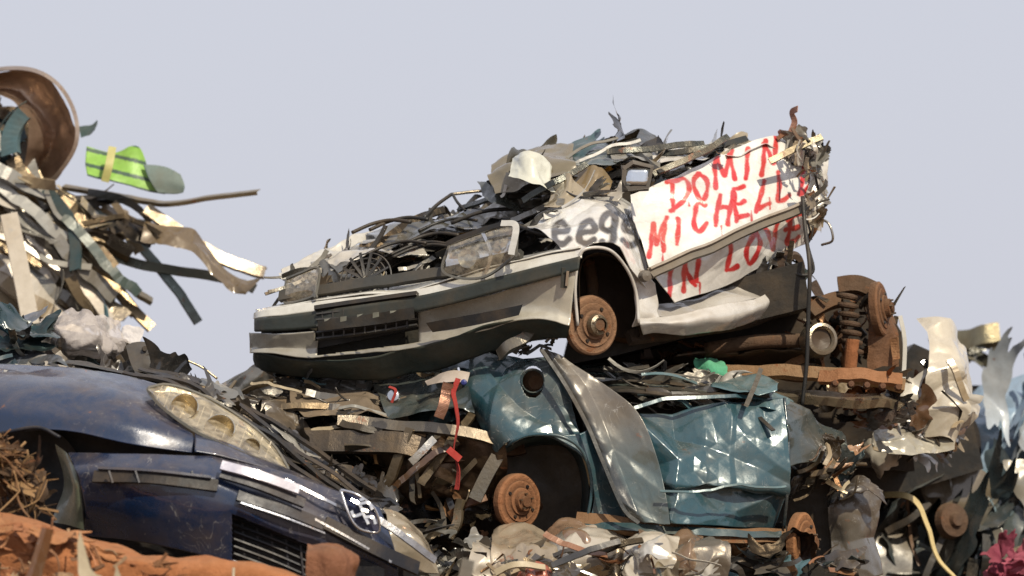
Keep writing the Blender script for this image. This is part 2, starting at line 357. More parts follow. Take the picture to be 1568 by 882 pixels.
sheet(mb,[[(620,345,.2),(700,322,.3),(790,318,.3)],[(600,375,.05),(690,350,.1),(800,345,.1)]],50,20,PAINT,(.05,.055,.05),.04,4,7)
strip(mb,[(430,455,-.1),(540,440,-.25),(680,425,-.45),(800,400,-.6)],.05,PLAST,(.05,.05,.045),kind='box',amp=.01)
strip(mb,[(500,462,-.22),(640,446,-.4),(700,436,-.48)],.03,METAL,(.6,.6,.55),kind='L',amp=.01,seed=3)
fc=V((562,432,-.26))
for rr in(.13,.105,.08,.05):
    lathe(mb,fc,(-.4,-.85,.3),[(rr-.004,0),(rr,.004),(rr+.004,0)],PLAST,(.04,.04,.04),seg=36)
for i in range(14):
    a=i*math.pi/7; d=np.array([.9*math.cos(a),-.42*math.cos(a)*1+.2*math.sin(a),math.sin(a)])
    P=np.array([np.array(fc)+d*t for t in(.02,.06,.1,.13)]); sweep(mb,P,rect(.014,.003),PLAST,(.05,.05,.05),closed=True,twist=.7)
for s in range(9):
    rr=random.Random(s+90); x=rr.uniform(520,740); y=rr.uniform(345,400); b0=(400-y)/330*1.4-.05
    tube(mb,[(x,y,b0-.05),(x+30,y-14,b0),(x+60,y-20,b0),(x+90,y-16,b0-.05)],rr.uniform(.006,.011),PLAST,(.014,.014,.014))
tube(mb,[(648,330,.2),(668,308,.3),(690,290,.4)],.009,PLAST,(.02,.02,.02))
tube(mb,[(690,290,.4),(735,284,.45),(760,286,.4)],.008,METAL,(.3,.26,.2))
tube(mb,[(692,291,.38),(700,305,.3),(712,318,.25)],.007,PLAST,(.02,.02,.02))
tube(mb,[(690,340,.1),(740,322,.1),(790,318,.1),(830,322,.1)],.01,PLAST,(.015,.015,.015))
tube(mb,[(780,345,-.2),(820,360,-.3),(850,372,-.4),(835,392,-.5)],.013,PLAST,(.015,.015,.015))
mb.build('engine_bay_wreckage',car)
def lamp(top,bot,nu,depth=.1,colr=(.8,.8,.78),mat=CHROME,amp=.035):
    mb=MB(); T=[(a,b,c+depth) for a,b,c in top]; B=[(a,b,c+depth) for a,b,c in bot]
    M=[((t[0]+q[0])/2,(t[1]+q[1])/2,(t[2]+q[2])/2+.05) for t,q in zip(T,B)]
    sheet(mb,[T,M,B],nu,16,mat,colr,amp,7,3)
    M2=[((t[0]+q[0])/2,(t[1]+q[1])/2,(t[2]+q[2])/2-.035) for t,q in zip(top,bot)]
    sheet(mb,[top,M2,bot],nu,12,LENS,(1,1,1),.003,3,3)
    P=VV(list(top)+[bot[-1]]+list(bot[::-1])+[top[0]]); sweep(mb,cr(P,50),rect(.010,.012),PLAST,(.12,.12,.11),closed=True)
    return mb
m1=lamp([(690,382,-.48),(735,366,-.56),(786,355,-.64)],[(682,424,-.5),(740,433,-.6),(790,400,-.68)],24,colr=(.75,.78,.82))
lathe(m1,V((720,404,-.52)),(-.3,-.95,.1),[(.05,0),(.045,.03),(.02,.02),(.0,.02)],CHROME,(.5,.5,.46),seg=24)
strip(m1,[(768,354,-.68),(792,360,-.7),(784,402,-.72)],.03,PAINT,(.5,.5,.48),amp=.01)
strip(m1,[(740,366,-.6),(752,395,-.6),(745,428,-.6)],.016,CHROME,(.6,.6,.6))
strip(m1,[(684,384,-.52),(730,366,-.6),(775,354,-.68)],.022,PLAST,(.02,.02,.02),amp=.01)
m1.build('headlamp',car)
lamp([(440,428,-.05),(462,420,-.12),(490,414,-.18)],[(437,464,-.12),(462,463,-.18),(486,456,-.26)],16).build('headlamp_far',car)
mb=MB()
sheet(mb,[[(500,395,.05),(560,378,.1),(640,366,.15)],[(505,412,-.05),(570,392,0),(650,382,.05)]],56,12,PAINT,(.5,.48,.44),.035,5,9)
sheet(mb,[[(430,412,.1),(480,385,.25),(560,352,.5),(640,325,.6)],[(432,424,.08),(485,400,.2),(565,366,.45),(645,340,.55)]],90,10,PAINT,(.54,.53,.49),.03,4,29)
sheet(mb,[[(560,352,.45),(610,336,.5),(650,325,.55)],[(590,380,.1),(640,365,.15),(690,350,.2)]],50,20,PAINT,(.13,.135,.125),.045,4,30)
sheet(mb,[[(470,400,.2),(520,380,.3),(560,362,.4)],[(480,420,.0),(530,400,.1),(580,385,.15)]],50,20,PAINT,(.3,.3,.28),.05,4.5,31)
sheet(mb,[[(660,335,.3),(720,315,.35),(780,308,.35)],[(670,355,.15),(730,340,.15),(795,330,.1)]],50,20,PAINT,(.33,.32,.29),.05,4.5,32)
mb.build('bonnet_remains',car,.004)
FINE[0]=.45
mb=MB()
segs=letters('eegg',848,386,982,374,40,.84,2,wob=.02)
wing=[[(808,352,-.3),(868,312,-.15),(925,288,-.05),(962,300,.0),(985,325,.02)],
      [(830,362,-.5),(872,335,-.42),(920,320,-.33),(962,330,-.25),(985,360,-.18)],
      [(850,380,-.63),(880,365,-.6),(920,352,-.52),(965,375,-.4),(990,402,-.33)],
      [(866,398,-.69),(885,389,-.68),(925,384,-.62),(965,412,-.52),(996,430,-.4)],
      [(882,400,-.71),(897,389,-.7),(930,391,-.65),(962,425,-.56),(1000,450,-.45)]]
sheet(mb,wing,190,120,PAINT,WH,.05,3,21,rag=.008,colf=lambda x,y,c:spray(x,y,c,segs,3.6,3.4,(.05,.05,.055)))
lower=[[(955,413,-.56),(978,420,-.5),(1000,440,-.45)],[(968,452,-.52),(984,455,-.48),(1006,470,-.42)],[(972,490,-.52),(990,485,-.48),(1005,482,-.42)],[(968,508,-.5),(985,503,-.46),(1010,497,-.42)]]
sheet(mb,lower,24,36,PAINT,(.64,.62,.58),.016,4,22)
tube(mb,[(882,505,-.66),(878,450,-.69),(884,405,-.71),(897,391,-.71),(930,393,-.66),(956,420,-.58),(970,455,-.53),(974,500,-.53)],.006,PAINT,(.6,.58,.55))
clutter(mb,[(800,350),(880,300),(930,285),(960,300),(900,300),(830,355)],22,-.35,-.15,G_WHITE+G_DARK+G_GREY,L=(.06,.18),W=(.005,.016),ang=35,spread=30,seed=24)
mb.build('front_wing',car,.006)
mb=MB()
liner=[[(884,500,-.3),(884,420,-.35),(905,396,-.35),(940,402,-.3),(968,440,-.2),(975,520,-.2)],[(884,500,.1),(886,420,.05),(905,396,.05),(940,402,.1),(968,440,.2),(975,520,.2)]]
sheet(mb,[[(a,b,c-.3) for a,b,c in liner[0]],liner[1]],40,10,PLAST,(.05,.035,.022),.01,4,3)
sheet(mb,[[(880,390,-.2),(980,390,-.1)],[(880,520,-.2),(980,520,-.1)]],10,10,PLAST,(.045,.03,.02),.03,4,3)
drum(mb,V((907,503,-.5)),(.55,-.8,0),.98,(.24,.14,.085))
lathe(mb,V((907,503,-.5)),(.55,-.8,0),[(.03,.056),(.034,.05),(.046,.042),(.052,.02)],METAL,(.33,.28,.21),seg=24)
tube(mb,[(870,520,-.3),(900,512,-.3),(960,520,0)],.02,RUST,(.12,.065,.03))
tube(mb,[(900,405,-.3),(905,440,-.35),(905,480,-.38)],.03,RUST,(.08,.05,.03))
mb.build('front_hub',car)
mb=MB()
sg=letters('DOMIN',1026,326,1206,240,42,.82,2,52)+letters('MICHELLE',988,398,1260,276,47,.8,1.5,45)+letters('IN LOVE',1010,464,1238,354,40,.8,2,44)
drips=[((1052,300),(1053,318)),((1010,372),(1011,404)),((1102,350),(1103,372)),((1150,322),(1151,344)),((1068,436),(1069,456)),((1180,300),(1181,318))]
door=[[(968,300,-.3),(1060,254,-.02),(1150,210,.22),(1200,200,.34),(1238,218,.42)],
      [(972,345,-.38),(1065,298,-.12),(1160,250,.14),(1225,230,.3),(1268,216,.42)],
      [(984,392,-.44),(1075,352,-.2),(1170,305,.06),(1235,275,.24),(1276,250,.38)],
      [(994,420,-.46),(1088,386,-.22),(1180,342,.04),(1232,318,.2),(1270,300,.34)],
      [(1010,445,-.42),(1094,412,-.18),(1180,372,.06),(1225,350,.22),(1258,335,.34)],
      [(1028,468,-.36),(1100,440,-.12),(1175,402,.1),(1215,380,.24),(1238,368,.34)]]
def dcol(x,y,c): return spray(x,y,spray(x,y,c,drips,.5,1.4,(.55,.06,.06)),sg,2.9,1.9,(.58,.01,.014))
sheet(mb,door,320,210,PAINT,WH,.05,2.8,31,rag=.010,colf=dcol)
mb.build('door',car,.006)
mb=MB()
strip(mb,[(990,428,-.56),(1085,383,-.34),(1175,340,-.08),(1238,310,.12)],.05,PLAST,(.13,.115,.095),h=.02,amp=.006)
strip(mb,[(990,422,-.565),(1085,377,-.345),(1175,334,-.085),(1238,305,.115)],.012,PLAST,(.3,.26,.22),h=.028,amp=.006)
lathe(mb,V((984,430,-.55)),(.3,-.9,0),[(0,.03),(.024,.025),(.028,-.02)],PLAST,(.13,.12,.11),seg=14)
mb.build('door_moulding',car)
mb=MB()
sheet(mb,[[(975,490,-.5),(1080,478,-.28),(1160,458,-.05),(1205,425,.15)],[(978,503,-.53),(1085,494,-.3),(1165,474,-.06),(1210,440,.14)],[(985,520,-.45),(1085,508,-.22),(1165,490,.02),(1205,462,.2)]],120,24,PAINT,(.56,.54,.51),.032,3.2,41)
sheet(mb,[[(1000,470,-.3),(1080,455,-.1),(1150,420,.1),(1200,395,.3)],[(985,492,-.45),(1080,480,-.25),(1160,460,-.02),(1205,428,.18)]],50,14,PAINT,(.42,.4,.37),.04,4,42)
strip(mb,[(960,520,-.3),(1060,505,-.1),(1160,485,.15),(1230,440,.4)],.06,RUST,(.07,.05,.035),kind='box')
mb.build('sill',car,.005)
FINE[0]=1
mb=MB()
clutter(mb,[(1090,440),(1180,395),(1230,365),(1245,380),(1225,450),(1180,460)],40,.05,.45,G_DARK*2+G_GREY+G_TEAL,L=(.06,.18),ang=-50,spread=40,seed=51)
lathe(mb,V((1214,412,.15)),(.8,-.6,0),[(.05,.02),(.075,.03),(.09,.02),(.095,-.03)],PLAST,(.06,.04,.03),seg=24)
crush(mb,[(1205,205),(1250,204),(1262,240),(1262,330),(1245,360),(1240,300),(1245,260)],12,.25,.45,G_WHITE*2+G_GREY+G_BEIGE,size=(.04,.085),ang=75,spread=25,seed=54)
clutter(mb,[(1200,205),(1245,202),(1262,240),(1266,340),(1245,365),(1238,345),(1245,280)],46,.05,.35,G_WHITE+G_GREY+G_BEIGE+G_DARK+G_RUST,L=(.04,.14),W=(.004,.012),ang=75,spread=30,kinds=(4,3,1,3),seed=52)
sheet(mb,[[(1240,210,.35),(1254,203,.38),(1266,217,.5)],[(1246,260,.3),(1262,262,.33),(1272,250,.5)],[(1238,300,.3),(1258,310,.3),(1268,320,.5)],[(1240,355,.3),(1252,350,.35),(1264,345,.5)]],40,70,PAINT,(.58,.54,.49),.035,5,53)
strip(mb,[(1180,245,.05),(1225,222,.1),(1262,205,.15)],.03,METAL,(.2,.18,.13),kind='U')
strip(mb,[(1215,200,.3),(1222,180,.3),(1218,165,.3),(1226,160,.25)],.03,RUST,(.33,.18,.14),twist=1.5)
strip(mb,[(1195,205,.3),(1212,196,.3),(1240,205,.3)],.02,RUST,(.25,.12,.07),kind='L')
tube(mb,[(1255,330,.2),(1272,340,.15),(1278,365,.15),(1262,372,.2)],.006,METAL,(.4,.38,.34))
mb.build('rear_wreckage',car)
mb=MB()
roofp=[(745,295),(765,268),(785,252),(820,240),(880,236),(960,234),(1010,234),(1100,228),(1140,226),(1110,238),(1040,265),(970,295),(925,285),(850,318),(790,305)]
crush(mb,roofp,24,.1,.4,G_GREY*2+G_WHITE+G_BEIGE*2+G_TEAL+G_DARK*2,size=(.12,.2),ang=22,spread=9,slope=.4,seed=60,fr=1.2,asp=(.35,.65))
beams(mb,roofp,9,-.05,.2,G_DARK*2+G_GREY+G_WHITE,L=(60,150),W=(.014,.03),ang=22,spread=7,slope=.4,seed=22)
clutter(mb,roofp,26,-.15,.1,G_DARK*2+G_GREY+G_WHITE+G_BEIGE+[(.4,.2,.03)],L=(.05,.13),W=(.004,.013),ang=24,spread=12,slope=.4,kinds=(3,3,.6,4),seed=361,ydir=.2)
def crp(pts,col,mat=PAINT,amp=.045,f=4,seed=0,n=44): sheet(mb,pts,n,n,mat,col,amp,f,seed)
FINE[0]=.6
crp([[(755,242,.4),(795,214,.4),(872,211,.4)],[(748,262,.1),(808,242,.05),(880,243,.05)],[(756,288,-.05),(815,282,-.1),(885,280,-.05)]],(.16,.135,.085),seed=1,amp=.06)
crp([[(860,214,.4),(912,203,.4),(948,214,.4)],[(865,248,.0),(925,248,-.05),(950,248,.0)]],(.05,.09,.1),seed=2,amp=.045)
crp([[(780,240,-.05),(808,236,-.1),(835,262,-.05)],[(776,272,-.15),(815,292,-.2),(840,302,-.15)]],(.62,.63,.55),seed=3,f=6,amp=.04)
crp([[(945,206,.4),(982,190,.4),(1010,203,.4)],[(950,225,.3),(985,222,.2),(1015,225,.3)]],(.035,.045,.05),seed=4,amp=.02)
crp([[(878,256,-.05),(915,254,-.1),(945,275,-.05)],[(868,282,-.1),(905,295,-.15),(935,298,-.15)]],(.25,.185,.1),seed=5,amp=.045)
crp([[(1000,228,.1),(1060,210,.4),(1130,207,.5)],[(1005,256,.0),(1070,240,.1),(1130,222,.2)]],(.6,.58,.54),seed=6,f=5,amp=.045)
crp([[(840,278,-.1),(870,264,-.2),(905,286,-.2)],[(836,322,-.3),(870,314,-.3),(905,300,-.25)]],(.3,.25,.17),seed=7,amp=.05)
crp([[(735,275,.2),(760,285,.1),(800,298,.1)],[(740,300,.1),(765,312,.0),(805,318,.0)]],(.05,.06,.055),seed=8)
crp([[(1100,217,.2),(1170,202,.4),(1215,198,.45)],[(1120,232,.1),(1180,220,.25),(1225,225,.35)]],(.68,.66,.63),seed=9,f=5,amp=.035)
crp([[(940,222,.2),(985,216,.2),(1020,226,.2)],[(945,250,.0),(980,256,-.1),(1015,262,-.1)]],(.22,.22,.2),seed=12,f=5,amp=.05)
for a in [((1000,270,-.2),(1060,238,-.1),(1118,205,.05)),((955,212,.2),(980,240,-.05),(1010,268,-.2)),((930,232,.0),(980,228,.0),(1080,215,.2)),((800,310,-.15),(850,280,-.2),(900,250,-.1)),((1010,232,.1),(1080,225,.1),(1150,205,.3)),((700,310,.3),(760,300,.1),(830,295,.0))]:
    strip(mb,list(a),.028,METAL,(.07,.075,.07),kind='U',amp=.01,seed=int(a[0][0]))
mb.build('crushed_roof',car)
mb=MB()
P=VV([(953,270,-.5),(966,260,-.5),(994,266,-.5),(988,295,-.5),(960,298,-.5),(952,285,-.5),(953,270,-.5)])
sweep(mb,P,rect(.018,.05),PLAST,(.1,.09,.08),closed=True)
sheet(mb,[[(956,268,-.52),(992,268,-.52)],[(955,292,-.53),(986,293,-.53)]],4,4,CHROME,(.8,.85,.9))
sheet(mb,[[(948,262,-.46),(994,262,-.46)],[(950,302,-.43),(990,300,-.43)]],6,6,PLAST,(.1,.1,.1))
mb.build('door_mirror',car,.004)
mb=MB()
tube(mb,[(1230,300,.05),(1233,350,0),(1238,410,-.1),(1236,480,-.1),(1233,560,-.1),(1226,622,-.1)],.010,PLAST,(.02,.02,.02),n=40)
tube(mb,[(1200,395,.1),(1222,420,.0),(1245,415,0),(1238,380,0)],.008,PLAST,(.03,.03,.03))
tube(mb,[(392,520,.1),(388,540,.1),(398,556,.1),(425,560,0)],.003,PLAST,(.1,.25,.2))
mb.build('hanging_cable',car)
# ================================================================== RUSTY REAR AXLE
FINE[0]=1
ax=empty('rusty_rear_axle')
mb=MB()
prism(mb,[(880,610),(890,520),(1100,490),(1250,445),(1310,440),(1370,450),(1400,500),(1420,720),(1180,700),(1100,600)],.85,1.6,(.022,.017,.013))  # dark filler closing the gap, its colour standing in for shade
sheet(mb,[[(1080,520,.3),(1160,500,.4),(1250,500,.4)],[(1060,545,.2),(1160,530,.2),(1250,535,.2)],[(960,556,.2),(1160,560,.3),(1260,560,.3)]],60,24,METAL,(.12,.095,.07),.045,3,70)
strip(mb,[(1240,478,.2),(1290,455,.3),(1350,450,.4)],.07,RUST,(.1,.06,.035),kind='box',amp=.01)
strip(mb,[(1290,435,.3),(1320,432,.3),(1350,445,.3)],.08,RUST,(.09,.055,.033),kind='box',amp=.01)
sheet(mb,[[(1325,440,.3),(1345,432,.3),(1375,470,.4)],[(1335,490,.2),(1355,490,.2),(1385,510,.3)],[(1330,570,.2),(1355,560,.2),(1385,560,.3)]],20,30,RUST,(.13,.07,.04),.03,3,71)
drum(mb,V((1358,470,.2)),(.95,-.3,.1),.92,(.16,.08,.04))
strip(mb,[(1385,480,.3),(1392,520,.3),(1390,580,.3)],.02,PAINT,(.6,.6,.56))
lathe(mb,V((1255,520,.05)),(.35,-.9,.1),[(.05,.03),(.06,.045),(.075,.04),(.082,.0),(.08,-.05)],METAL,(.34,.29,.22),seg=28)
lathe(mb,V((1255,520,.05)),(.35,-.9,.1),[(0,.01),(.05,.02),(.052,.0)],PLAST,(.06,.04,.025),seg=20)
tube(mb,[(1080,535,.1),(1160,522,.1),(1250,520,.15)],.035,RUST,(.09,.055,.035))
for i in range(7):
    lathe(mb,V((1300+i*1.5,452+i*14,.15)),(.15,0,1),[(.025,-.014),(.048,-.009),(.051,0),(.048,.009),(.025,.014)],RUST,(.08,.05,.032),seg=20)
lathe(mb,V((1305,548,.12)),(.1,0,1),[(0,.09),(.032,.09),(.032,-.1),(0,-.1)],RUST,(.28,.11,.045),seg=14)
strip(mb,[(1080,568,.0),(1180,572,-.05),(1300,580,-.1),(1385,590,-.05)],.06,RUST,(.24,.15,.08),kind='box',amp=.014,seed=5)
strip(mb,[(1120,600,.0),(1230,602,-.05),(1330,608,-.1),(1380,612,.0)],.09,METAL,(.4,.33,.23),kind='U',amp=.012,seed=6,up=(0,-.4,1))
strip(mb,[(1255,572,-.12),(1310,574,-.16),(1385,582,-.1)],.06,RUST,(.28,.13,.06),kind='L',amp=.02,seed=8,n=30)
for i in range(5): lathe(mb,V((1275+i*24,588+i*1.5,-.2)),(0.1,-1,.2),[(0,.012),(.014,.01),(.018,-.02)],RUST,(.12,.06,.035),seg=8)
crush(mb,[(1240,585),(1390,578),(1390,650),(1300,640)],14,-.12,.15,G_RUST+G_BEIGE+G_DARK,size=(.06,.12),ang=0,spread=14,seed=78,mats=(RUST,METAL,PAINT),asp=(.35,.7))
clutter(mb,[(1235,450),(1320,440),(1380,475),(1385,600),(1250,600)],60,.2,.5,G_RUST*2+G_DARK,L=(.05,.16),W=(.008,.02),ang=80,spread=40,seed=72,mats=(RUST,METAL))
clutter(mb,[(980,555),(1240,505),(1250,575),(1100,580)],35,.2,.6,G_DARK+G_RUST,L=(.1,.3),W=(.01,.02),ang=0,spread=16,seed=73,mats=(RUST,PLAST))
mb.build('axle_and_beams',ax)
mb=MB()
crp([[(1072,552,.1),(1080,543,.1),(1088,546,.1)],[(1062,562,-.05),(1085,560,-.08),(1112,560,-.05)],[(1070,578,-.08),(1090,582,-.1),(1114,584,-.08)]],(.08,.36,.21),mat=CLOTH,amp=.035,f=6)
mb.build('green_plastic_scrap',None,.003)
# ================================================================== TEAL CAR
FINE[0]=.4
teal=empty('crushed_teal_car'); T1=(.022,.07,.092); T2=(.07,.14,.16)
mb=MB()
prism(mb,[(330,610),(450,580),(640,570),(840,570),(1100,590),(1190,610),(1300,700),(1300,880),(1000,880),(700,880),(560,780),(430,690)],.5,1.6,(.015,.013,.011))  # both blocks are added filler, coloured as the shadow inside the wreck
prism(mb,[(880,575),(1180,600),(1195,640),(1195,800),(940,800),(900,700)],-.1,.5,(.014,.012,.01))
mb.build('shadow_core',teal)
mb=MB()
def hole(x,y): return ((x-815)/16.)**2+((y-588)/24.)**2<1
sheet(mb,[[(716,575,-.25),(745,556,-.3),(800,552,-.35),(845,556,-.4),(858,575,-.45)],
          [(712,600,-.4),(750,590,-.45),(800,585,-.5),(845,590,-.55),(872,610,-.55)],
          [(735,650,-.45),(765,640,-.55),(800,636,-.6),(845,636,-.62),(885,650,-.6)],
          [(772,690,-.5),(782,678,-.6),(815,668,-.64),(860,672,-.66),(900,690,-.62)]],130,130,PAINT,T1,.07,2.8,81,cut=hole,rag=.015)
sheet(mb,[[(845,668,-.66),(880,668,-.62),(900,660,-.6)],[(890,705,-.63),(905,705,-.6),(925,700,-.56)],[(905,760,-.6),(918,760,-.58),(945,760,-.55)],[(893,812,-.6),(915,812,-.58),(950,805,-.55)]],26,60,PAINT,T1,.03,3,82)
tube(mb,[(772,692,-.52),(785,679,-.62),(815,668,-.66),(860,672,-.67),(890,695,-.65),(903,745,-.62),(893,812,-.6)],.006,PAINT,T1)
lathe(mb,V((815,588,-.5)),(.1,-1,.1),[(.05,.012),(.054,.02),(.06,.0)],PAINT,T1,seg=24)
lathe(mb,V((818,590,-.4)),(.1,-1,.1),[(0,.02),(.03,.03),(.06,.0)],RUST,(.15,.09,.05),seg=24)
mb.build('front_wing',teal,.006)
mb=MB()
sheet(mb,[[(770,680,-.3),(900,670,-.3)],[(770,815,-.3),(905,815,-.3)]],14,14,PLAST,(.045,.033,.02),.04,3,83)
sheet(mb,[[(775,690,-.6),(810,672,-.64),(870,675,-.64),(900,740,-.6),(893,815,-.55)],[(775,700,-.25),(810,685,-.25),(865,690,-.25),(890,745,-.25),(885,815,-.25)]],40,8,PLAST,(.014,.035,.043),.01,3,84)
drum(mb,V((797,768,-.55)),(.66,-.75,0),.92,(.25,.115,.055))
tube(mb,[(760,790,-.3),(790,770,-.35),(850,780,-.2)],.03,RUST,(.12,.06,.03))
drum(mb,V((1226,830,-.5)),(.9,-.42,0),1.0,(.27,.125,.055))
sheet(mb,[[(1195,720,-.1),(1275,710,-.1)],[(1195,870,-.1),(1270,870,-.1)]],10,14,PLAST,(.04,.03,.02),.03,3,85)
mb.build('hubs',teal)
mb=MB() # creased front door, folded inwards
def pcol(x,y,c):  # dark frame edge, then reflected taupe painted in, fading to teal downwards
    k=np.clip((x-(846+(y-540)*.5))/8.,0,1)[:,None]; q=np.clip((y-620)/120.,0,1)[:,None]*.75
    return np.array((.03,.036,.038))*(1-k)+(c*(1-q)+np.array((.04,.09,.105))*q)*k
def flat3(a,b,c,d,y): return [(a[0],a[1],y),(b[0],b[1],y-.01),(c[0],c[1],y),(d[0],d[1],y-.005)]
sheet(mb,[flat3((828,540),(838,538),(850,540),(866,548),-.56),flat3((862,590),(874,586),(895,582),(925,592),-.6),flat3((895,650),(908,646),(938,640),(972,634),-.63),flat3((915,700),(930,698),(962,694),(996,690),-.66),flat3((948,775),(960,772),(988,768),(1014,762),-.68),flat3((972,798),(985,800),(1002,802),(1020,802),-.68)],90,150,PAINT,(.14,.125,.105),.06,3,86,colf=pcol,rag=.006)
strip(mb,[(828,541,-.6),(862,592,-.65),(895,652,-.68),(916,702,-.71),(948,776,-.73),(972,800,-.73)],.016,PLAST,(.015,.02,.024),n=40,h=.008)
mb.build('folded_front_door',teal,.003)
mb=MB()
sheet(mb,[[(955,630,-.57),(1030,618,-.5),(1110,616,-.42),(1190,616,-.32)],
          [(980,680,-.64),(1040,672,-.62),(1120,672,-.52),(1195,668,-.4)],
          [(1000,735,-.66),(1050,740,-.66),(1120,742,-.58),(1196,742,-.44)],
          [(1010,752,-.62),(1060,750,-.6),(1125,750,-.5),(1196,752,-.38)],
          [(1018,800,-.62),(1060,802,-.6),(1125,804,-.52),(1192,806,-.4)]],210,170,PAINT,T1,.13,2.2,188,rag=.016)
strip(mb,[(1005,748,-.74),(1060,752,-.76),(1120,745,-.68),(1195,745,-.54)],.008,PAINT,T2,n=30,amp=.016)
tube(mb,[(1195,612,-.34),(1200,680,-.42),(1198,745,-.46),(1193,808,-.42)],.006,PAINT,(.012,.03,.04),n=30)
strip(mb,[(962,628,-.58),(1030,614,-.53),(1110,612,-.45),(1192,613,-.34)],.014,PAINT,T1,amp=.02)
mb.build('rear_door',teal,.005)
mb=MB()
sheet(mb,[[(1195,600,-.3),(1235,640,-.2),(1290,680,0)],[(1200,660,-.4),(1245,690,-.3),(1305,715,-.05)],[(1200,720,-.4),(1250,715,-.3),(1300,745,-.1)]],70,70,PAINT,(.045,.06,.062),.09,3.4,89)
sheet(mb,[[(1150,590,-.3),(1175,592,-.32),(1215,610,-.25)],[(1150,615,-.4),(1180,622,-.42),(1225,650,-.3)]],40,30,PAINT,T2,.04,4,90)
sheet(mb,[[(1270,740,-.15),(1310,740,-.1),(1345,760,0)],[(1265,800,-.2),(1300,790,-.2),(1340,800,-.05)],[(1262,880,-.2),(1300,880,-.2),(1340,880,-.05)]],60,60,PAINT,(.1,.09,.075),.09,3,91)
FINE[0]=1
crush(mb,[(1195,690),(1300,690),(1310,750),(1205,750)],9,-.35,-.15,G_DARK*2+G_RUST+G_TEAL,size=(.06,.12),ang=10,spread=25,seed=101)
clutter(mb,[(1230,690),(1300,700),(1310,760),(1220,750)],24,-.4,-.15,G_DARK+G_RUST+G_BEIGE,L=(.05,.15),W=(.004,.014),seed=92)
mb.build('rear_quarter',teal,.005)
mb=MB()
strip(mb,[(880,795,-.6),(980,808,-.62),(1100,820,-.55),(1195,822,-.4)],.07,RUST,(.2,.115,.06),kind='box',amp=.006,seed=4)
sheet(mb,[[(890,796,-.62),(980,800,-.66),(1100,810,-.58),(1190,812,-.44)],[(895,806,-.66),(980,812,-.69),(1100,820,-.6),(1190,822,-.47)]],60,5,PAINT,(.03,.065,.075),.014,4,4)
mb.build('sill',teal)
mb=MB()
for i in range(9):
    o=i*5
    strip(mb,[(880+i*6,560+o,.1-i*.06),(960,562+o,.05-i*.06),(1060,572+o*.9,-.02-i*.05),(1150+i*3,588+o*.5,-.05-i*.04)],.035,[PAINT,METAL,PLAST][i%3],[(.05,.08,.08),(.16,.16,.14),(.02,.02,.02)][i%3],kind=['L','U','flat'][i%3],amp=.014,seed=i,up=(0,-.5,1))
crush(mb,[(880,565),(1140,585),(1150,605),(960,615)],14,-.3,.0,G_TEAL+G_GREY+G_DARK,size=(.09,.17),ang=-4,spread=6,seed=94,asp=(.3,.5))
clutter(mb,[(900,565),(1130,585),(1140,608),(975,622)],22,-.42,-.2,G_DARK+G_TEAL+G_GREY,L=(.12,.3),W=(.005,.012),ang=-5,spread=4,ydir=.1,kinds=(5,4,1,1),seed=95)
strip(mb,[(1135,625,-.5),(1150,590,-.5),(1158,568,-.5)],.02,METAL,(.25,.23,.19),kind='L')
sheet(mb,[[(1090,585,-.2),(1150,590,-.25),(1185,600,-.3)],[(1085,600,-.4),(1140,608,-.45),(1180,612,-.4)]],34,14,PAINT,T2,.04,4,96)
mb.build('flattened_roof',teal,.003)
FINE[0]=.6
mb=MB()
def sh(pts,col,mat=PAINT,amp=.06,f=3.5,seed=0,n=60,m=40): sheet(mb,pts,n,m,mat,col,amp,f,seed)
sh([[(320,585,.2),(390,565,.3),(470,560,.3)],[(345,600,0),(420,590,0),(500,590,0)],[(360,625,-.2),(430,620,-.2),(500,615,-.2)]],(.19,.145,.1),seed=1)
sh([[(430,575,.1),(520,566,.1),(620,560,.1)],[(440,600,-.2),(530,595,-.2),(625,600,-.2)],[(470,628,-.35),(560,628,-.4),(630,632,-.4)]],(.2,.16,.12),seed=2,amp=.08,f=2.8)
sh([[(560,575,.0),(640,560,.0),(700,554,.0)],[(580,610,-.3),(640,605,-.35),(710,600,-.4)],[(600,640,-.4),(660,640,-.5),(725,650,-.5)]],(.04,.06,.065),seed=3,amp=.07)
sh([[(675,545,-.1),(705,536,-.15),(745,545,-.2)],[(680,570,-.3),(710,565,-.35),(750,565,-.35)]],(.28,.34,.39),mat=METAL,seed=4,amp=.04,f=5)
sh([[(650,585,-.4),(690,572,-.42),(720,575,-.42)],[(655,595,-.46),(690,590,-.48),(715,590,-.46)]],(.48,.42,.38),seed=5,amp=.03)
sh([[(350,610,-.2),(400,600,-.2),(470,640,-.3)],[(350,650,-.3),(420,650,-.35),(500,680,-.4)]],(.07,.06,.05),seed=6,amp=.07)
sh([[(590,690,-.3),(680,665,-.45),(765,668,-.5)],[(590,720,-.3),(680,720,-.45),(770,710,-.5)],[(640,770,-.3),(700,765,-.4),(745,760,-.4)]],(.09,.06,.04),seed=7,amp=.07,mat=METAL)
sh([[(560,700,-.1),(600,700,-.1),(660,700,-.1)],[(560,780,-.1),(620,790,-.1),(700,800,-.1)]],(.045,.035,.025),seed=8,amp=.07)
FINE[0]=1
crush(mb,[(340,595),(440,580),(640,570),(710,600),(735,650),(640,665),(500,660),(400,640)],34,-.35,-.1,G_GREY+G_DARK*3+G_BEIGE+G_TEAL,size=(.09,.18),ang=0,spread=14,slope=1.0,seed=93,fr=1.2,asp=(.35,.7))
beams(mb,[(360,610),(440,590),(640,580),(720,620),(700,660),(500,665),(420,650)],12,-.45,-.3,G_DARK*3+G_GREY+G_BEIGE,L=(60,170),W=(.014,.04),ang=-4,spread=12,slope=1.0,seed=23)
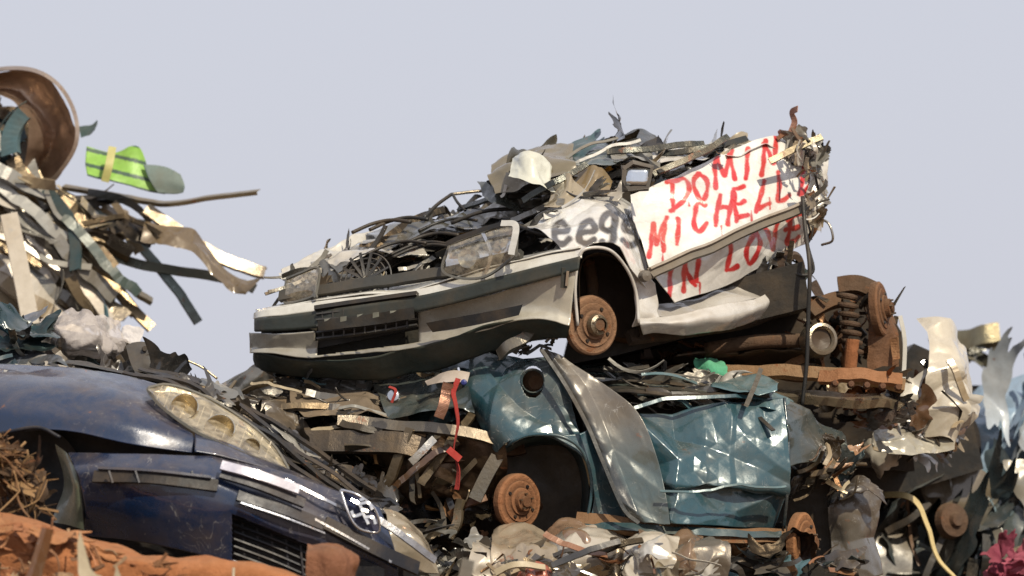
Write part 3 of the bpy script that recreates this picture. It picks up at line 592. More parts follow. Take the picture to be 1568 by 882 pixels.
clutter(mb,[(330,600),(440,580),(640,568),(710,575),(745,660),(640,680),(500,680),(400,650)],46,-.5,-.25,G_DARK*3+G_GREY+G_BEIGE+G_TEAL,L=(.05,.16),W=(.004,.015),ang=0,spread=20,slope=1.0,kinds=(4,4,1,4),seed=97,ydir=.25)
crush(mb,[(560,690),(770,680),(750,780),(700,830),(620,800)],16,-.3,-.1,G_DARK*3+G_RUST,size=(.08,.17),ang=-50,spread=20,seed=100)
beams(mb,[(580,690),(740,680),(740,760),(680,820),(620,780)],10,-.45,-.35,G_DARK*2+G_RUST+G_BEIGE,L=(60,150),W=(.02,.05),ang=50,spread=16,seed=24)
clutter(mb,[(560,680),(765,670),(765,790),(720,850),(640,830)],30,-.5,-.25,G_DARK*2+G_RUST+G_BEIGE,L=(.06,.2),W=(.005,.018),ang=-50,spread=30,kinds=(4,4,1,3),seed=98)
clutter(mb,[(770,505),(830,503),(855,530),(820,543),(710,548),(700,540)],24,-.45,-.1,G_DARK*2+G_GREY+G_BEIGE,L=(.05,.15),W=(.004,.016),ang=50,spread=30,kinds=(4,3,1,4),seed=99)
strip(mb,[(430,675,-.4),(520,678,-.45),(610,680,-.5),(650,690,-.5)],.1,METAL,(.11,.09,.07),kind='U',amp=.01,up=(0,-1,.3))
strip(mb,[(520,650,-.4),(600,655,-.45),(700,662,-.55),(765,675,-.55)],.05,METAL,(.2,.175,.14),kind='L',amp=.02)
strip(mb,[(762,700,-.55),(745,730,-.55),(728,765,-.55)],.06,METAL,(.22,.2,.16),kind='U')
strip(mb,[(820,490,-.5),(800,520,-.55),(770,540,-.55),(760,548,-.5)],.05,METAL,(.26,.24,.2),kind='U',amp=.02)
mb.build('engine_bay_wreckage',teal)
mb=MB()
strip(mb,[(705,585,-.62),(697,610,-.64),(704,650,-.64),(698,690,-.64),(703,720,-.64),(699,752,-.64)],.024,CLOTH,(.3,.025,.02),twist=2.5,amp=.008,n=40)
strip(mb,[(690,592,-.64),(684,620,-.64),(676,645,-.64)],.05,METAL,(.35,.19,.13),twist=.5,amp=.01)
strip(mb,[(672,672,-.65),(655,690,-.66),(634,710,-.66)],.034,METAL,(.6,.59,.55),twist=.4,kind='U',amp=.01)
strip(mb,[(690,690,-.65),(700,700,-.66),(706,706,-.66)],.034,CLOTH,(.3,.025,.02),amp=.01)
lathe(mb,V((712,590,-.62)),(0,-1,.2),[(0,.015),(.012,.01),(.015,0)],PLAST,(.03,.04,.18),seg=12)
lathe(mb,V((606,610,-.55)),(0,-1,.2),[(0,.02),(.026,.015),(.034,0)],CHROME,(.6,.62,.65),seg=16)
strip(mb,[(600,596,-.55),(610,602,-.58),(604,620,-.58)],.012,CLOTH,(.3,.025,.02))
mb.build('red_ribbon',teal)
# ================================================================== BLUE CAR (foreground left)
SC[0]=350
FINE[0]=.4
blue=empty('dark_blue_car'); NV=(.006,.02,.062)
mb=MB()
sheet(mb,[[(-60,572,-.9),(0,572,-1.0),(90,578,-1.05),(180,592,-1.1),(235,606,-1.15)],
          [(-60,600,-1.2),(0,602,-1.3),(100,610,-1.35),(190,625,-1.4),(262,655,-1.4)],
          [(-60,640,-1.35),(0,640,-1.45),(100,652,-1.52),(200,662,-1.55),(298,685,-1.52)],
          [(-60,690,-1.38),(0,682,-1.48),(90,680,-1.55),(200,700,-1.6),(300,712,-1.58)]],150,70,PAINT,NV,.012,1.8,101)
tube(mb,[(-60,692,-1.4),(0,684,-1.5),(60,675,-1.55),(95,690,-1.58)],.006,PLAST,(.01,.012,.02))
mb.build('front_wing',blue,.008)
mb=MB()
sheet(mb,[[(90,575,-.2),(200,590,-.2),(330,625,-.2),(470,720,-.2),(590,790,-.2)],[(90,577,-1.0),(200,592,-1.0),(290,625,-1.0),(420,712,-1.0),(560,795,-1.0)]],90,20,PLAST,(.02,.022,.025),.05,3,102)
for i in range(4):
    o=i*10
    strip(mb,[(180+o,585-i*1.5,-1.02+i*.08),(260+o,602-i*2,-1.05+i*.08),(350+o,660-o*.5,-1.1+i*.08),(440+o,727-o*.8,-1.15+i*.08),(545+o,800-o,-1.2+i*.08)],.03,[PLAST,METAL,PLAST][i%3],[(.014,.014,.016),(.07,.07,.07),(.02,.022,.028)][i%3],kind=['L','U','flat'][i%3],amp=.018,seed=i,up=(0,-.4,1),n=60)
crush(mb,[(250,590),(330,620),(470,715),(600,790),(560,795),(430,715),(300,635)],40,-1.0,-.7,G_DARK*3+G_GREY,size=(.05,.11),ang=-35,spread=10,seed=109)
clutter(mb,[(200,588),(260,590),(420,675),(600,792),(560,795),(430,718),(300,632)],26,-1.0,-.7,G_DARK*2+G_GREY,L=(.05,.14),W=(.003,.01),ang=-33,spread=14,seed=103,kinds=(4,3,1,3),ydir=.15)
mb.build('bonnet_gap',blue)
mb=MB()
brow_=[[(104,712,-1.5),(200,714,-1.66),(302,716,-1.68),(350,720,-1.64),(440,745,-1.6),(520,775,-1.55),(580,800,-1.45)],
       [(118,735,-1.62),(200,738,-1.74),(300,742,-1.78),(360,756,-1.76),(450,790,-1.7),(530,822,-1.62),(600,846,-1.5)],
       [(128,760,-1.64),(210,766,-1.76),(300,775,-1.8),(370,792,-1.78),(450,822,-1.72),(530,852,-1.64),(610,880,-1.5)],
       [(135,800,-1.62),(220,805,-1.74),(310,815,-1.78),(370,826,-1.76),(450,856,-1.7),(530,886,-1.6),(610,910,-1.48)],
       [(128,842,-1.5),(220,850,-1.66),(310,868,-1.72),(390,890,-1.7),(450,905,-1.64),(530,920,-1.55),(610,935,-1.4)]]
def gcut(x,y): return (x>362)&(x<560)&(y>806+(x-360)*.42)&(y<905)&(y<880+(x-380)*.3)
sheet(mb,brow_,190,100,PAINT,NV,.016,2,104,cut=gcut)
sheet(mb,[[(298,684,-1.5),(350,700,-1.5),(430,732,-1.45),(520,772,-1.4),(560,785,-1.3)],[(302,714,-1.68),(350,722,-1.66),(440,745,-1.6),(520,777,-1.55),(580,800,-1.45)]],70,10,PAINT,NV,.008,2,105)
mb.build('bumper',blue,.008)
mb=MB()
strip(mb,[(345,733,-1.81),(400,748,-1.81),(462,770,-1.77)],.042,PAINT,(.4,.4,.5),h=.016)
strip(mb,[(344,746,-1.8),(400,763,-1.8),(470,791,-1.75)],.04,PLAST,(.02,.022,.035),h=.02)
strip(mb,[(158,738,-1.72),(240,742,-1.8),(330,752,-1.81)],.012,PLAST,(.05,.055,.08),h=.02)
strip(mb,[(150,750,-1.72),(240,752,-1.8),(340,764,-1.81)],.055,PLAST,(.006,.007,.01),h=.012)
for x in(175,215,255,300): strip(mb,[(x,742,-1.79),(x+6,760,-1.8)],.008,PLAST,(.05,.055,.07),h=.02)
strip(mb,[(370,778,-1.8),(440,800,-1.77),(500,824,-1.7)],.05,PLAST,(.025,.03,.045),h=.012)
strip(mb,[(375,790,-1.82),(440,812,-1.79),(500,836,-1.72)],.008,METAL,(.3,.32,.38),h=.012)
strip(mb,[(440,755,-1.68),(500,785,-1.68),(540,805,-1.62)],.012,CHROME,(.6,.6,.62),h=.01)
strip(mb,[(560,800,-1.6),(620,840,-1.55),(665,880,-1.45)],.03,METAL,(.4,.4,.42),h=.012,amp=.01)
strip(mb,[(500,820,-1.7),(580,862,-1.62),(640,890,-1.5)],.06,PLAST,(.014,.014,.018),h=.02)
strip(mb,[(480,812,-1.72),(540,845,-1.68),(600,880,-1.6)],.01,METAL,(.4,.4,.42),h=.01)
prism(mb,[(355,800),(500,850),(590,890),(590,930),(380,930)],-1.6,-1.3,(.006,.006,.008))
for i in range(7):
    strip(mb,[(362,812+i*11,-1.69),(430,838+i*11,-1.67),(505,872+i*11,-1.61),(570,900+i*11,-1.56)],.008,PLAST,(.022,.025,.033),h=.02)
for i in range(8): strip(mb,[(375+i*22,818+i*9,-1.66),(380+i*22,905,-1.66)],.008,PLAST,(.02,.02,.028))
sheet(mb,[[(590,800,-1.3),(620,805,-1.25),(645,835,-1.2)],[(600,830,-1.45),(635,845,-1.4),(660,875,-1.3)],[(600,890,-1.45),(640,900,-1.4),(665,900,-1.3)]],40,36,PAINT,(.3,.26,.2),.04,4,106)
mb.build('grille_and_trim',blue)
mb=MB()
sh_=[(524,770,-1.66),(550,778,-1.68),(576,800,-1.66),(582,832,-1.64),(560,832,-1.66),(545,822,-1.68),(534,800,-1.68),(524,770,-1.66)]
sweep(mb,cr(VV(sh_),40),circ(.007,6),CHROME,(.8,.8,.82),closed=True,sm=True)
prism(mb,[p[:2] for p in sh_[:-1]],-1.655,-1.62,(.012,.025,.08))
for s in [[(540,785),(552,792),(558,806),(566,822)],[(552,792),(566,790),(572,800)],[(558,806),(545,810),(540,802)],[(560,812),(572,812),(577,822)],[(556,800),(566,803)],[(553,786),(560,784)]]:
    strip(mb,[(a,b,-1.685) for a,b in s],.013,CHROME,(.85,.85,.85),h=.008)
mb.build('badge',blue)
top=[(225,613,-1.38),(255,608,-1.3),(310,626,-1.25),(370,662,-1.25),(415,700,-1.3),(440,736,-1.42)]
bot=[(227,620,-1.4),(250,645,-1.46),(300,680,-1.52),(350,704,-1.54),(395,722,-1.52),(438,738,-1.45)]
FINE[0]=1
m1=lamp(top,bot,80,depth=.05,colr=(.55,.48,.34),mat=METAL,amp=.025)
for x,y,r in((282,646,.06),(336,680,.066),(384,708,.04)):
    lathe(m1,V((x,y,-1.42)),(.0,-.9,.35),[(r,.03),(r*.97,.0),(r*.8,-.03),(r*.5,-.05),(0,-.06)],METAL,(.72,.62,.44),seg=36,sm=True)
    lathe(m1,V((x,y,-1.42)),(.0,-.9,.35),[(r*.98,.034),(r*1.04,.03),(r*1.05,.0)],CHROME,(.8,.74,.6),seg=36)
for i in range(14):
    t=i/14; x=240+t*180; y=618+t*94; strip(m1,[(x+6,y-10,-1.32),(x-4,y+22,-1.43)],.004,PAINT,(.62,.55,.42))
m1.build('headlamp',blue)
mb=MB()
sheet(mb,[[(-60,690,-1.1),(60,678,-1.1),(110,720,-1.1)],[(-60,900,-1.1),(60,900,-1.1),(135,900,-1.1)]],20,20,PLAST,(.01,.01,.011),.03,3,107)
sheet(mb,[[(88,700,-1.5),(106,712,-1.55),(112,716,-1.58)],[(100,760,-1.45),(120,765,-1.6),(128,762,-1.62)],[(80,820,-1.4),(118,825,-1.55),(134,830,-1.58)]],12,40,PAINT,(.12,.14,.1),.012,3,108)
prism(mb,[(-60,580),(240,610),(440,740),(560,800),(640,870),(640,960),(-60,960)],-1.05,-.4,(.01,.01,.012))  # near-black block behind the panels, shadow put in as colour
mb.build('wheel_arch_and_dark_core',blue)
# ================================================================== rusty scrap bin bottom left
SC[0]=358
rs=empty('rusty_scrap_bin')
mb=MB()
sheet(mb,[[(-80,792,-2.1),(40,822,-2.2),(150,855,-2.25),(300,888,-2.3),(470,915,-2.3)],[(-80,830,-2.3),(40,840,-2.4),(150,868,-2.45),(300,896,-2.45),(470,922,-2.4)],[(-80,930,-2.3),(40,940,-2.4),(150,950,-2.45),(300,960,-2.45),(470,970,-2.4)]],170,50,RUST,(.38,.15,.06),.035,2.8,111)
sheet(mb,[[(478,868,-2.3),(515,862,-2.3),(550,876,-2.2)],[(476,878,-2.4),(515,878,-2.4),(550,882,-2.3)],[(476,950,-2.4),(515,950,-2.4),(552,950,-2.3)]],40,50,RUST,(.2,.085,.045),.025,6,112)
crush(mb,[(-40,820),(60,842),(300,895),(300,930),(-40,930)],14,-2.5,-2.4,[(.4,.18,.08),(.32,.13,.06)],size=(.06,.16),ang=-12,spread=12,seed=113,mats=(RUST,),asp=(.2,.45))
mb.build('rim',rs,.008)
mb=MB()
clutter(mb,[(-40,700),(30,712),(60,765),(60,810),(-40,800)],150,-2.1,-1.8,[(.16,.08,.035),(.22,.13,.06),(.06,.035,.02)],L=(.06,.22),W=(.002,.006),ang=-40,spread=50,kinds=(6,0,1,1.5),seed=114,mats=(RUST,CLOTH))
clutter(mb,[(-40,805),(60,825),(300,886),(440,912),(440,940),(-40,940)],110,-2.6,-2.35,[(.35,.15,.07),(.4,.19,.09),(.18,.085,.04),(.3,.2,.12)],L=(.04,.11),W=(.002,.009),ang=-10,spread=40,kinds=(6,1,.5,3),seed=115,mats=(RUST,CLOTH))
mb.build('rusty_debris',rs)
# ================================================================== UPPER LEFT SCRAP
SC[0]=305
sp=empty('scrap_metal_pile')
mb=MB(); yb=2.0
prism(mb,[(-80,230),(-20,200),(10,260),(30,350),(50,470),(130,560),(200,620),(-80,640)],yb+.5,yb+1.5,(.03,.025,.02))  # dark core, painted as the shade between offcuts
sheet(mb,[[(-60,112,yb-.1),(0,92,yb-.2),(60,94,yb-.3),(100,118,yb-.35),(124,160,yb-.35),(126,205,yb-.35),(100,245,yb-.3),(66,272,yb-.2)],
          [(-60,118,yb+.0),(0,100,yb-.1),(52,104,yb-.15),(86,130,yb-.2),(104,165,yb-.2),(104,205,yb-.2),(84,240,yb-.15),(60,268,yb-.1)],
          [(-60,132,yb+.02),(0,116,yb-.05),(34,122,yb-.1),(62,145,yb-.12),(78,175,yb-.12),(78,205,yb-.12),(64,235,yb-.1),(54,262,yb-.05)],
          [(-60,140,yb-.1),(0,124,yb-.2),(26,130,yb-.3),(46,152,yb-.3),(56,178,yb-.3),(58,205,yb-.3),(52,232,yb-.25),(48,262,yb-.2)]],130,36,METAL,(.5,.37,.28),.03,3,119)
strip(mb,[(-60,110,yb-.14),(0,90,yb-.24),(60,92,yb-.34),(102,117,yb-.39),(126,160,yb-.39),(128,205,yb-.39),(102,247,yb-.34),(66,274,yb-.24)],.02,METAL,(.55,.45,.38),kind='L',n=60)
strip(mb,[(-40,170,yb+.1),(10,150,yb),(45,165,yb),(40,220,yb)],.07,METAL,(.2,.15,.1),kind='U')
strip(mb,[(100,262,yb),(180,276,yb-.1),(260,290,yb-.2),(330,283,yb-.3),(404,274,yb-.4)],.04,METAL,(.4,.33,.22),kind='L',n=40,up=(0,-.4,1),amp=.01)
strip(mb,[(-40,285,yb-.2),(20,330,yb-.2),(100,400,yb-.2),(200,470,yb-.3)],.11,METAL,(.4,.34,.26),kind='U',n=40,amp=.015)
strip(mb,[(30,312,yb-.5),(45,380,yb-.5),(64,478,yb-.5)],.085,PAINT,(.6,.54,.45),n=20,h=.02)
strip(mb,[(-30,320,yb-.3),(60,360,yb-.3),(140,420,yb-.3),(185,480,yb-.3)],.06,PAINT,(.5,.44,.36),kind='L')
strip(mb,[(140,290,yb-.1),(210,345,yb-.1),(260,400,yb-.2),(312,472,yb-.2)],.045,METAL,(.2,.24,.23),kind='U',amp=.01)
strip(mb,[(150,365,yb-.2),(230,385,yb-.2),(330,402,yb-.2),(395,424,yb-.2)],.05,METAL,(.24,.25,.2),kind='flat',h=.01,amp=.012)
strip(mb,[(230,300,yb-.3),(300,345,yb-.3),(360,380,yb-.3),(410,400,yb-.3)],.06,METAL,(.42,.35,.26),kind='U',n=30,amp=.015)
sheet(mb,[[(225,325,yb-.3),(270,330,yb-.3),(310,345,yb-.3),(345,375,yb-.35),(372,405,yb-.35),(408,412,yb-.4)],[(222,350,yb-.4),(262,362,yb-.4),(300,372,yb-.4),(330,400,yb-.4),(355,425,yb-.4),(385,432,yb-.4)]],90,24,PAINT,(.12,.085,.045),.04,4,121)
strip(mb,[(100,395,yb-.2),(170,410,yb-.2),(210,450,yb-.2),(240,480,yb-.2)],.05,METAL,(.3,.23,.14),kind='L')
strip(mb,[(-20,400,yb-.3),(20,430,yb-.3),(40,480,yb-.3)],.08,PAINT,(.38,.31,.21),kind='U')
beams(mb,[(-20,200),(60,250),(130,300),(180,400),(160,450),(-20,450)],38,yb-.35,yb-.1,G_BEIGE*2+G_GREY+[(.5,.46,.4),(.1,.14,.13),(.3,.2,.12)],L=(110,240),W=(.03,.09),ang=-48,spread=13,seed=25,mats=(METAL,PAINT,PAINT),amp=.03)
crush(mb,[(-20,160),(20,190),(60,280),(110,300),(140,360),(150,430),(100,480),(-20,480)],12,yb-.1,yb+.2,G_BEIGE*2+G_GREY+G_RUST,size=(.1,.24),ang=-50,spread=14,seed=120,mats=(METAL,PAINT),asp=(.2,.45))
clutter(mb,[(-20,140),(20,170),(60,260),(130,270),(150,330),(180,400),(190,460),(100,480),(-20,480)],60,yb-.4,yb+.4,G_BEIGE*2+G_GREY+G_WHITE+G_TEAL,L=(.12,.5),W=(.008,.03),ang=-48,spread=18,kinds=(5,4,.6,1),seed=122)
clutter(mb,[(120,275),(200,290),(240,330),(170,340),(140,330)],18,yb-.3,yb,G_BEIGE+G_DARK,L=(.1,.4),W=(.01,.03),ang=-20,spread=20,kinds=(5,4,.6,1),seed=123)
clutter(mb,[(0,150),(30,170),(25,210),(0,210)],10,yb-.3,yb,G_TEAL,L=(.1,.25),W=(.02,.05),ang=60,spread=25,seed=124)
sheet(mb,[[(122,170,yb),(140,168,yb),(152,160,yb)],[(128,186,yb-.1),(142,186,yb-.1),(150,178,yb-.1)]],10,10,PLAST,(.02,.05,.045),.02,5,5)
mb.build('metal_offcuts',sp)
FINE[0]=.4
mb=MB()
sheet(mb,[[(140,206,yb-.2),(180,214,yb-.22),(205,206,yb-.25),(222,210,yb-.27),(235,238,yb-.3)],[(138,232,yb-.26),(180,238,yb-.28),(205,240,yb-.3),(222,244,yb-.3),(242,258,yb-.32)],[(142,250,yb-.3),(180,262,yb-.32),(205,268,yb-.32),(225,274,yb-.34),(262,280,yb-.36)]],80,50,PLAST,(.24,.46,.08),.03,3,125,colf=lambda x,y,c:np.where((((np.sin((y-x*.25)*.26)>.72)|((y-x*.25)>214))[:,None]),np.array((.05,.1,.07)),c))
sheet(mb,[[(228,234,yb-.32),(262,238,yb-.33),(286,250,yb-.35)],[(238,258,yb-.36),(268,260,yb-.37),(292,266,yb-.38)],[(250,278,yb-.38),(275,280,yb-.38),(290,278,yb-.38)]],30,26,PLAST,(.13,.19,.18),.012,3,126)
strip(mb,[(182,210,yb-.35),(178,238,yb-.4),(172,262,yb-.4)],.035,PLAST,(.4,.38,.14),h=.01)
mb.build('green_plastic_crate',None,.008)
FINE[0]=1
SC[0]=325
mb=MB()
sheet(mb,[[(80,482,.3),(120,476,.3),(165,482,.3),(185,500,.3)],[(62,505,.1),(110,495,-.1),(160,505,-.1),(205,520,.1)],[(55,530,.1),(110,530,-.15),(165,535,-.15),(200,542,.1)],[(70,550,.2),(120,555,.1),(165,556,.1),(195,552,.2)]],110,90,BAG,(.5,.46,.45),.06,7,131)
sheet(mb,[[(190,500,.2),(210,490,.2),(228,498,.2)],[(192,522,.1),(212,528,.1),(222,522,.1)]],34,30,BAG,(.65,.6,.55),.04,8,132)
mb.build('plastic_bag',None,0)
cs=empty('crushed_grey_car')
mb=MB()
prism(mb,[(-40,500),(60,495),(190,515),(250,560),(360,620),(360,700),(-40,700)],.3,1.0,(.02,.02,.02))  # near-black core, shade behind the crumpled pieces put in as colour
crush(mb,[(-20,500),(60,510),(130,545),(230,560),(260,590),(100,585),(-20,570)],24,-.2,.2,G_DARK*2+G_GREY+G_TEAL,size=(.08,.17),ang=-10,spread=16,seed=130)
clutter(mb,[(-20,500),(60,510),(130,555),(230,560),(270,600),(100,590),(-20,575)],46,-.35,.1,G_DARK*2+G_GREY+G_TEAL,L=(.06,.22),W=(.005,.02),ang=-10,spread=24,kinds=(4,4,1,3),seed=133)
sheet(mb,[[(205,530,-.2),(230,522,-.2),(255,530,-.2)],[(215,560,-.3),(240,555,-.3),(262,570,-.3)],[(230,585,-.3),(250,590,-.3),(266,585,-.3)]],20,24,PLAST,(.035,.04,.045),.02,4,134)
for i in range(4): lathe(mb,V((236+i*5,535+i*12,-.27)),(0.2,-1,.1),[(0,.01),(.012,.01),(.013,-.01)],PLAST,(.01,.01,.01),seg=10)
sheet(mb,[[(-20,480,.0),(30,478,.0),(80,480,0)],[(-20,520,-.2),(20,530,-.2),(60,520,-.2)],[(-20,570,-.3),(60,575,-.3),(120,570,-.3)]],50,44,PAINT,(.055,.075,.1),.08,3,135)
sheet(mb,[[(0,515,-.2),(10,512,-.2),(20,520,-.2)],[(2,555,-.3),(10,552,-.3),(14,560,-.3)]],8,10,PAINT,(.1,.32,.28),.02,4,136)
sheet(mb,[[(90,560,-.3),(150,565,-.3),(220,585,-.4)],[(95,572,-.5),(155,580,-.5),(230,600,-.5)]],40,12,PAINT,(.42,.39,.34),.035,5,137)
tube(mb,[(262,548,-.3),(290,550,-.3),(320,562,-.3),(345,580,-.3)],.006,METAL,(.6,.52,.36))
sheet(mb,[[(240,580,-.4),(290,570,-.4),(345,590,-.4)],[(260,600,-.6),(310,615,-.6),(350,640,-.6)]],44,36,PLAST,(.03,.03,.03),.05,4,138)
crush(mb,[(260,580),(360,610),(440,680),(380,670),(300,620)],16,-.7,-.4,G_DARK*2+G_GREY+G_BEIGE,size=(.06,.14),ang=-30,spread=12,seed=140)
clutter(mb,[(260,580),(360,610),(440,680),(380,670),(300,620)],24,-.8,-.4,G_DARK*2+G_GREY+G_BEIGE,L=(.06,.18),W=(.004,.015),ang=-30,spread=16,seed=139)
mb.build('crumpled_body',cs)
# ================================================================== bottom centre crumple
SC[0]=338
FINE[0]=.6
cb=empty('crumpled_silver_car')
mb=MB()
prism(mb,[(670,855),(760,855),(900,840),(1080,855),(1300,875),(1300,960),(670,960)],-.6,.4,(.02,.018,.015))  # dark filler block, colour standing in for shadow in the gaps
for i in range(9):
    r=random.Random(i+40); x=735+i*37; y=834+r.uniform(-4,10)-10*math.sin(i*.4)
    sheet(mb,[[(x-10,y,-.6),(x+30,y-8,-.6),(x+80,y+6,-.6)],[(x-14,y+22,-.85),(x+30,y+20,-.88),(x+80,y+26,-.85)],[(x-10,y+60,-.9),(x+30,y+70,-.9),(x+80,y+66,-.9)]],60,54,[PAINT,PAINT,METAL][i%3],[(.42,.38,.32),(.28,.23,.17),(.48,.44,.37),(.2,.13,.085)][i%4],.07,5,140+i)
beams(mb,[(745,858),(850,842),(1000,838),(1075,858),(1080,890),(740,890)],10,-.98,-.92,G_WHITE+G_BEIGE+G_DARK+G_RUST,L=(50,130),W=(.015,.03),ang=5,spread=14,seed=28)
crush(mb,[(745,858),(850,842),(1000,838),(1075,858),(1080,900),(740,900)],12,-1.0,-.88,G_WHITE+G_BEIGE*2+G_GREY+[(.3,.08,.045)],size=(.06,.12),ang=0,spread=20,seed=149,asp=(.3,.7))
clutter(mb,[(740,862),(850,844),(1000,840),(1080,858),(1085,900),(740,900)],30,-1.0,-.9,G_WHITE+G_BEIGE+G_GREY+G_RUST,L=(.05,.13),W=(.003,.012),ang=-10,spread=35,kinds=(5,3,.5,1.5),seed=150)
crush(mb,[(640,800),(740,850),(740,900),(650,900)],12,-.8,-.6,G_DARK*2+G_GREY,size=(.06,.13),ang=30,spread=25,seed=153)
clutter(mb,[(640,800),(740,850),(740,900),(660,900)],24,-.9,-.65,G_DARK+G_GREY,L=(.06,.18),ang=40,spread=35,seed=151)
crush(mb,[(1085,850),(1300,855),(1300,900),(1085,900)],18,-.7,-.4,G_DARK*2+G_RUST+G_TEAL,size=(.07,.14),ang=0,spread=25,seed=154)
clutter(mb,[(1085,850),(1300,860),(1300,900),(1085,900)],40,-.8,-.5,G_DARK*2+G_RUST+G_TEAL,L=(.06,.2),W=(.005,.016),ang=0,spread=30,seed=152)
mb.build('crumpled_body',cb)
# ================================================================== RIGHT SIDE CARS
SC[0]=312
FINE[0]=.5
rc=empty('crushed_cream_car'); mb=MB()
prism(mb,[(1290,640),(1395,510),(1440,530),(1475,590),(1500,700),(1300,760)],1.3,2.2,(.02,.02,.02))  # dark core behind the sheets, coloured as shadow
sheet(mb,[[(1385,490,.6),(1420,498,.6),(1450,535,.7)],[(1398,545,.4),(1445,555,.4),(1484,590,.5)],[(1385,610,.35),(1430,610,.35),(1460,628,.45)],[(1375,655,.35),(1420,658,.35),(1425,690,.45)]],90,120,PAINT,(.54,.49,.4),.11,3.2,161)
sheet(mb,[[(1310,650,.3),(1350,640,.3),(1430,620,.4)],[(1320,690,.2),(1370,690,.2),(1435,675,.3)]],60,30,PAINT,(.36,.34,.28),.07,3.5,162)
beams(mb,[(1390,520),(1440,540),(1460,600),(1430,670),(1330,680),(1380,600)],7,.3,.5,G_WHITE+G_BEIGE+G_DARK*2,L=(40,100),W=(.02,.05),ang=-60,spread=14,seed=26)
crush(mb,[(1380,580),(1450,600),(1420,680),(1310,690),(1320,650)],12,.35,.6,G_WHITE+G_BEIGE*2+G_DARK*2+G_RUST,size=(.08,.16),ang=-60,spread=20,seed=164,asp=(.4,.8))
clutter(mb,[(1340,620),(1400,590),(1450,610),(1420,680),(1310,690),(1310,650)],20,.3,.6,G_BEIGE+G_GREY+G_DARK*2,L=(.05,.16),W=(.005,.018),ang=50,spread=30,kinds=(4,3,1,3),seed=163)
mb.build('crumpled_body',rc)
SC[0]=300
rb=empty('crushed_blue_car'); mb=MB()
prism(mb,[(1290,700),(1400,690),(1480,560),(1640,560),(1640,960),(1290,960)],2.6,3.6,(.02,.02,.023))  # near-black backing block, painted as the shade within the stack
FINE[0]=.35
def shb(pts,col,seed,amp=.12,f=2.0,n=80): sheet(mb,pts,n,n,PAINT,col,amp,f,seed)
shb([[(1470,560,2.3),(1500,548,2.3),(1550,565,2.3),(1640,570,2.3)],[(1480,620,2.1),(1520,610,2.1),(1560,620,2.1),(1640,620,2.1)],[(1470,700,2.1),(1520,700,2.1),(1560,690,2.1),(1640,700,2.1)]],(.25,.36,.48),171,amp=.16)
shb([[(1340,700,1.9),(1400,690,1.9),(1480,690,1.9)],[(1330,760,1.7),(1400,755,1.7),(1490,750,1.7)],[(1330,820,1.7),(1400,815,1.7),(1480,820,1.7)],[(1330,920,1.7),(1400,920,1.7),(1480,920,1.7)]],(.07,.09,.1),172)
shb([[(1450,690,2.0),(1520,690,2.0),(1640,700,2.0)],[(1470,760,1.9),(1540,755,1.9),(1640,770,1.9)],[(1470,820,1.9),(1550,800,1.9),(1640,820,1.9)]],(.1,.19,.25),173)
shb([[(1300,740,1.6),(1340,745,1.6),(1370,760,1.6)],[(1300,820,1.5),(1340,815,1.5),(1370,820,1.5)],[(1300,920,1.5),(1340,920,1.5),(1370,920,1.5)]],(.14,.13,.11),174)
RP=[(.06,.08,.09),(.12,.17,.2),(.2,.19,.16),(.04,.045,.045),(.09,.11,.11),(.05,.07,.08),(.14,.115,.08)]
crush(mb,[(1320,720),(1480,690),(1600,700),(1620,880),(1320,890)],34,1.4,1.7,RP,size=(.18,.36),ang=80,spread=16,seed=178,mats=(PAINT,),asp=(.35,.75),fr=1.1)
crush(mb,[(1490,580),(1590,580),(1590,690),(1490,690)],7,1.9,2.1,[(.26,.36,.48),(.15,.24,.33),(.4,.45,.5)],size=(.16,.28),ang=80,spread=7,seed=179,mats=(PAINT,),asp=(.3,.5),fr=.9)
beams(mb,[(1320,720),(1480,700),(1560,700),(1560,860),(1320,870)],9,1.35,1.45,G_DARK*2+RP+G_RUST,L=(60,150),W=(.03,.07),ang=70,spread=30,seed=27)
lathe(mb,V((1430,765,1.3)),(.5,-.85,.1),[(0,.03),(.03,.03),(.04,.01),(.08,.0),(.09,-.04)],RUST,(.1,.065,.045),seg=28)
FINE[0]=1
clutter(mb,[(1300,710),(1480,690),(1600,660),(1640,880),(1300,900)],34,1.4,1.6,G_DARK*2+RP+G_RUST,L=(.08,.25),W=(.006,.022),ang=75,spread=30,kinds=(4,3,.6,3),seed=175)
mb.build('crumpled_body',rb)
mb=MB()
strip(mb,[(1425,505,2.6),(1470,495,2.6),(1500,488,2.5),(1525,482,2.5)],.11,METAL,(.25,.22,.14),kind='box',amp=.02)
strip(mb,[(1435,520,2.6),(1480,510,2.6),(1512,525,2.5)],.06,METAL,(.16,.15,.11),kind='U')
strip(mb,[(1500,475,2.5),(1515,490,2.5),(1528,505,2.5)],.06,METAL,(.3,.27,.18),kind='U')
strip(mb,[(1432,540,2.6),(1450,515,2.6),(1480,500,2.6)],.06,METAL,(.1,.1,.08),kind='L',amp=.02)
crush(mb,[(1425,508),(1495,495),(1505,510),(1440,530)],4,2.4,2.6,[(.2,.19,.13),(.12,.12,.09)],size=(.06,.11),ang=15,spread=10,seed=177,asp=(.3,.5))
mb.build('bent_exhaust_bracket',None)
mb=MB()
strip(mb,[(1310,732,1.1),(1350,730,1.0),(1372,745,1.0),(1385,780,1.0),(1400,820,1.0),(1425,850,1.0),(1462,890,1.0),(1480,930,1.0)],.03,PLAST,(.62,.5,.25),n=60,h=.006,twist=1.2,amp=.008)
mb.build('yellow_strap',None)
mb=MB()
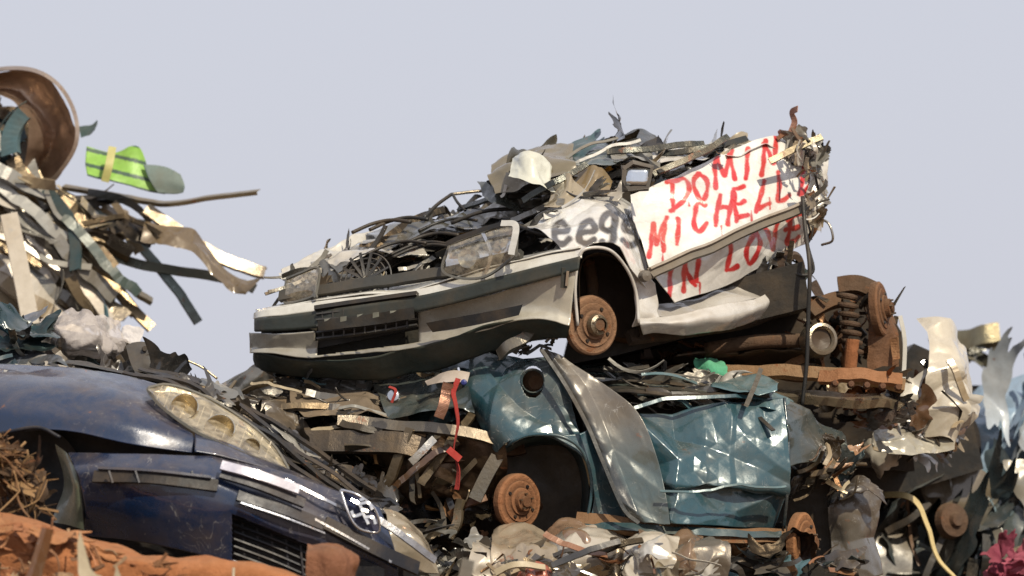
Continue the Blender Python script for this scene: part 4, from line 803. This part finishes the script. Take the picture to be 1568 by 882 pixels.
crush(mb,[(1480,805),(1500,795),(1535,805),(1540,860),(1485,860)],14,1.0,1.2,[(.26,.04,.08),(.18,.03,.055),(.34,.08,.12)],size=(.06,.12),ang=30,spread=40,seed=191,mats=(CLOTH,),fr=1.2)
mb.build('crimson_cloth',None,.004)
# ================================================================== heap under everything + ground
hb=MB()
n=120; xs=np.linspace(-7,7,n+1); ys=np.linspace(-3.2,6,n+1); Xg,Yg=np.meshgrid(xs,ys)
h=1.12*np.clip((Yg+3.2)/.7,0,1)*np.clip((6-Yg)/1.5,0,1)*np.clip((7-np.abs(Xg))/1.2,0,1)
P=np.stack([Xg,Yg,h],-1); P[...,2]+=np.clip(h,0,.2)*.5*folds(P,1.4,5); P[...,2]=np.maximum(P[...,2],0.02); P[...,2]-=.03*(h<=.001)
hb.add(P.reshape(-1,3),gfaces(n,n),RUST,(.09,.06,.04))
SC[0]=330
clutter(hb,[(-1300,940),(2900,940),(2900,1290),(-1300,1290)],600,-3.3,-2.7,G_DARK+G_RUST+G_GREY+G_TEAL+G_BEIGE,L=(.15,.6),W=(.02,.06),ang=0,spread=50,kinds=(3,3,1,6),seed=201)
hb.build('scrap_heap',None)
bpy.ops.mesh.primitive_plane_add(size=3000,location=(0,0,0)); g=bpy.context.object; g.name='ground'
g.data.materials.append(mk('dirt_ground',0,.9,0,.5,.2,.4,fixed=(.2,.12,.065),scale=.5))
# ================================================================== light, sky, camera
w=bpy.data.worlds.new('World'); sc.world=w; w.use_nodes=True; nt=w.node_tree; bg=nt.nodes['Background']
sky=nt.nodes.new('ShaderNodeTexSky'); sky.sky_type='NISHITA'; sky.sun_disc=False
sd=Vector((.4,-.72,.8)).normalized(); el=math.asin(sd.z)
sky.sun_elevation=el; sky.sun_rotation=math.atan2(sd.x,sd.y); sky.dust_density=3; sky.air_density=1
sca=nt.nodes.new('ShaderNodeMix'); sca.data_type='RGBA'; sca.inputs[0].default_value=.88
sca.inputs[7].default_value=(6.65,6.8,7.7,1)
nt.links.new(sky.outputs[0],sca.inputs[6]); nt.links.new(sca.outputs[2],bg.inputs['Color']); bg.inputs['Strength'].default_value=.1
L=bpy.data.lights.new('sun','SUN'); L.energy=5; L.angle=math.radians(.6); L.color=(1,.89,.7)
lo=bpy.data.objects.new('sun',L); sc.collection.objects.link(lo); lo.rotation_euler=(-sd).to_track_quat('-Z','Y').to_euler()
cam=bpy.data.cameras.new('camera'); co=bpy.data.objects.new('camera',cam); sc.collection.objects.link(co)
co.location=(0,-26,1.6); d=Vector((0,0,2.6))-co.location; co.rotation_euler=d.to_track_quat('-Z','Y').to_euler()
cam.sensor_width=36; cam.lens=36*d.length/(1568/330); cam.clip_end=5000
cam.dof.use_dof=True; cam.dof.focus_distance=25.5; cam.dof.aperture_fstop=1.5
sc.camera=co
sc.view_settings.view_transform='Standard'; sc.view_settings.look='None'; sc.view_settings.exposure=0
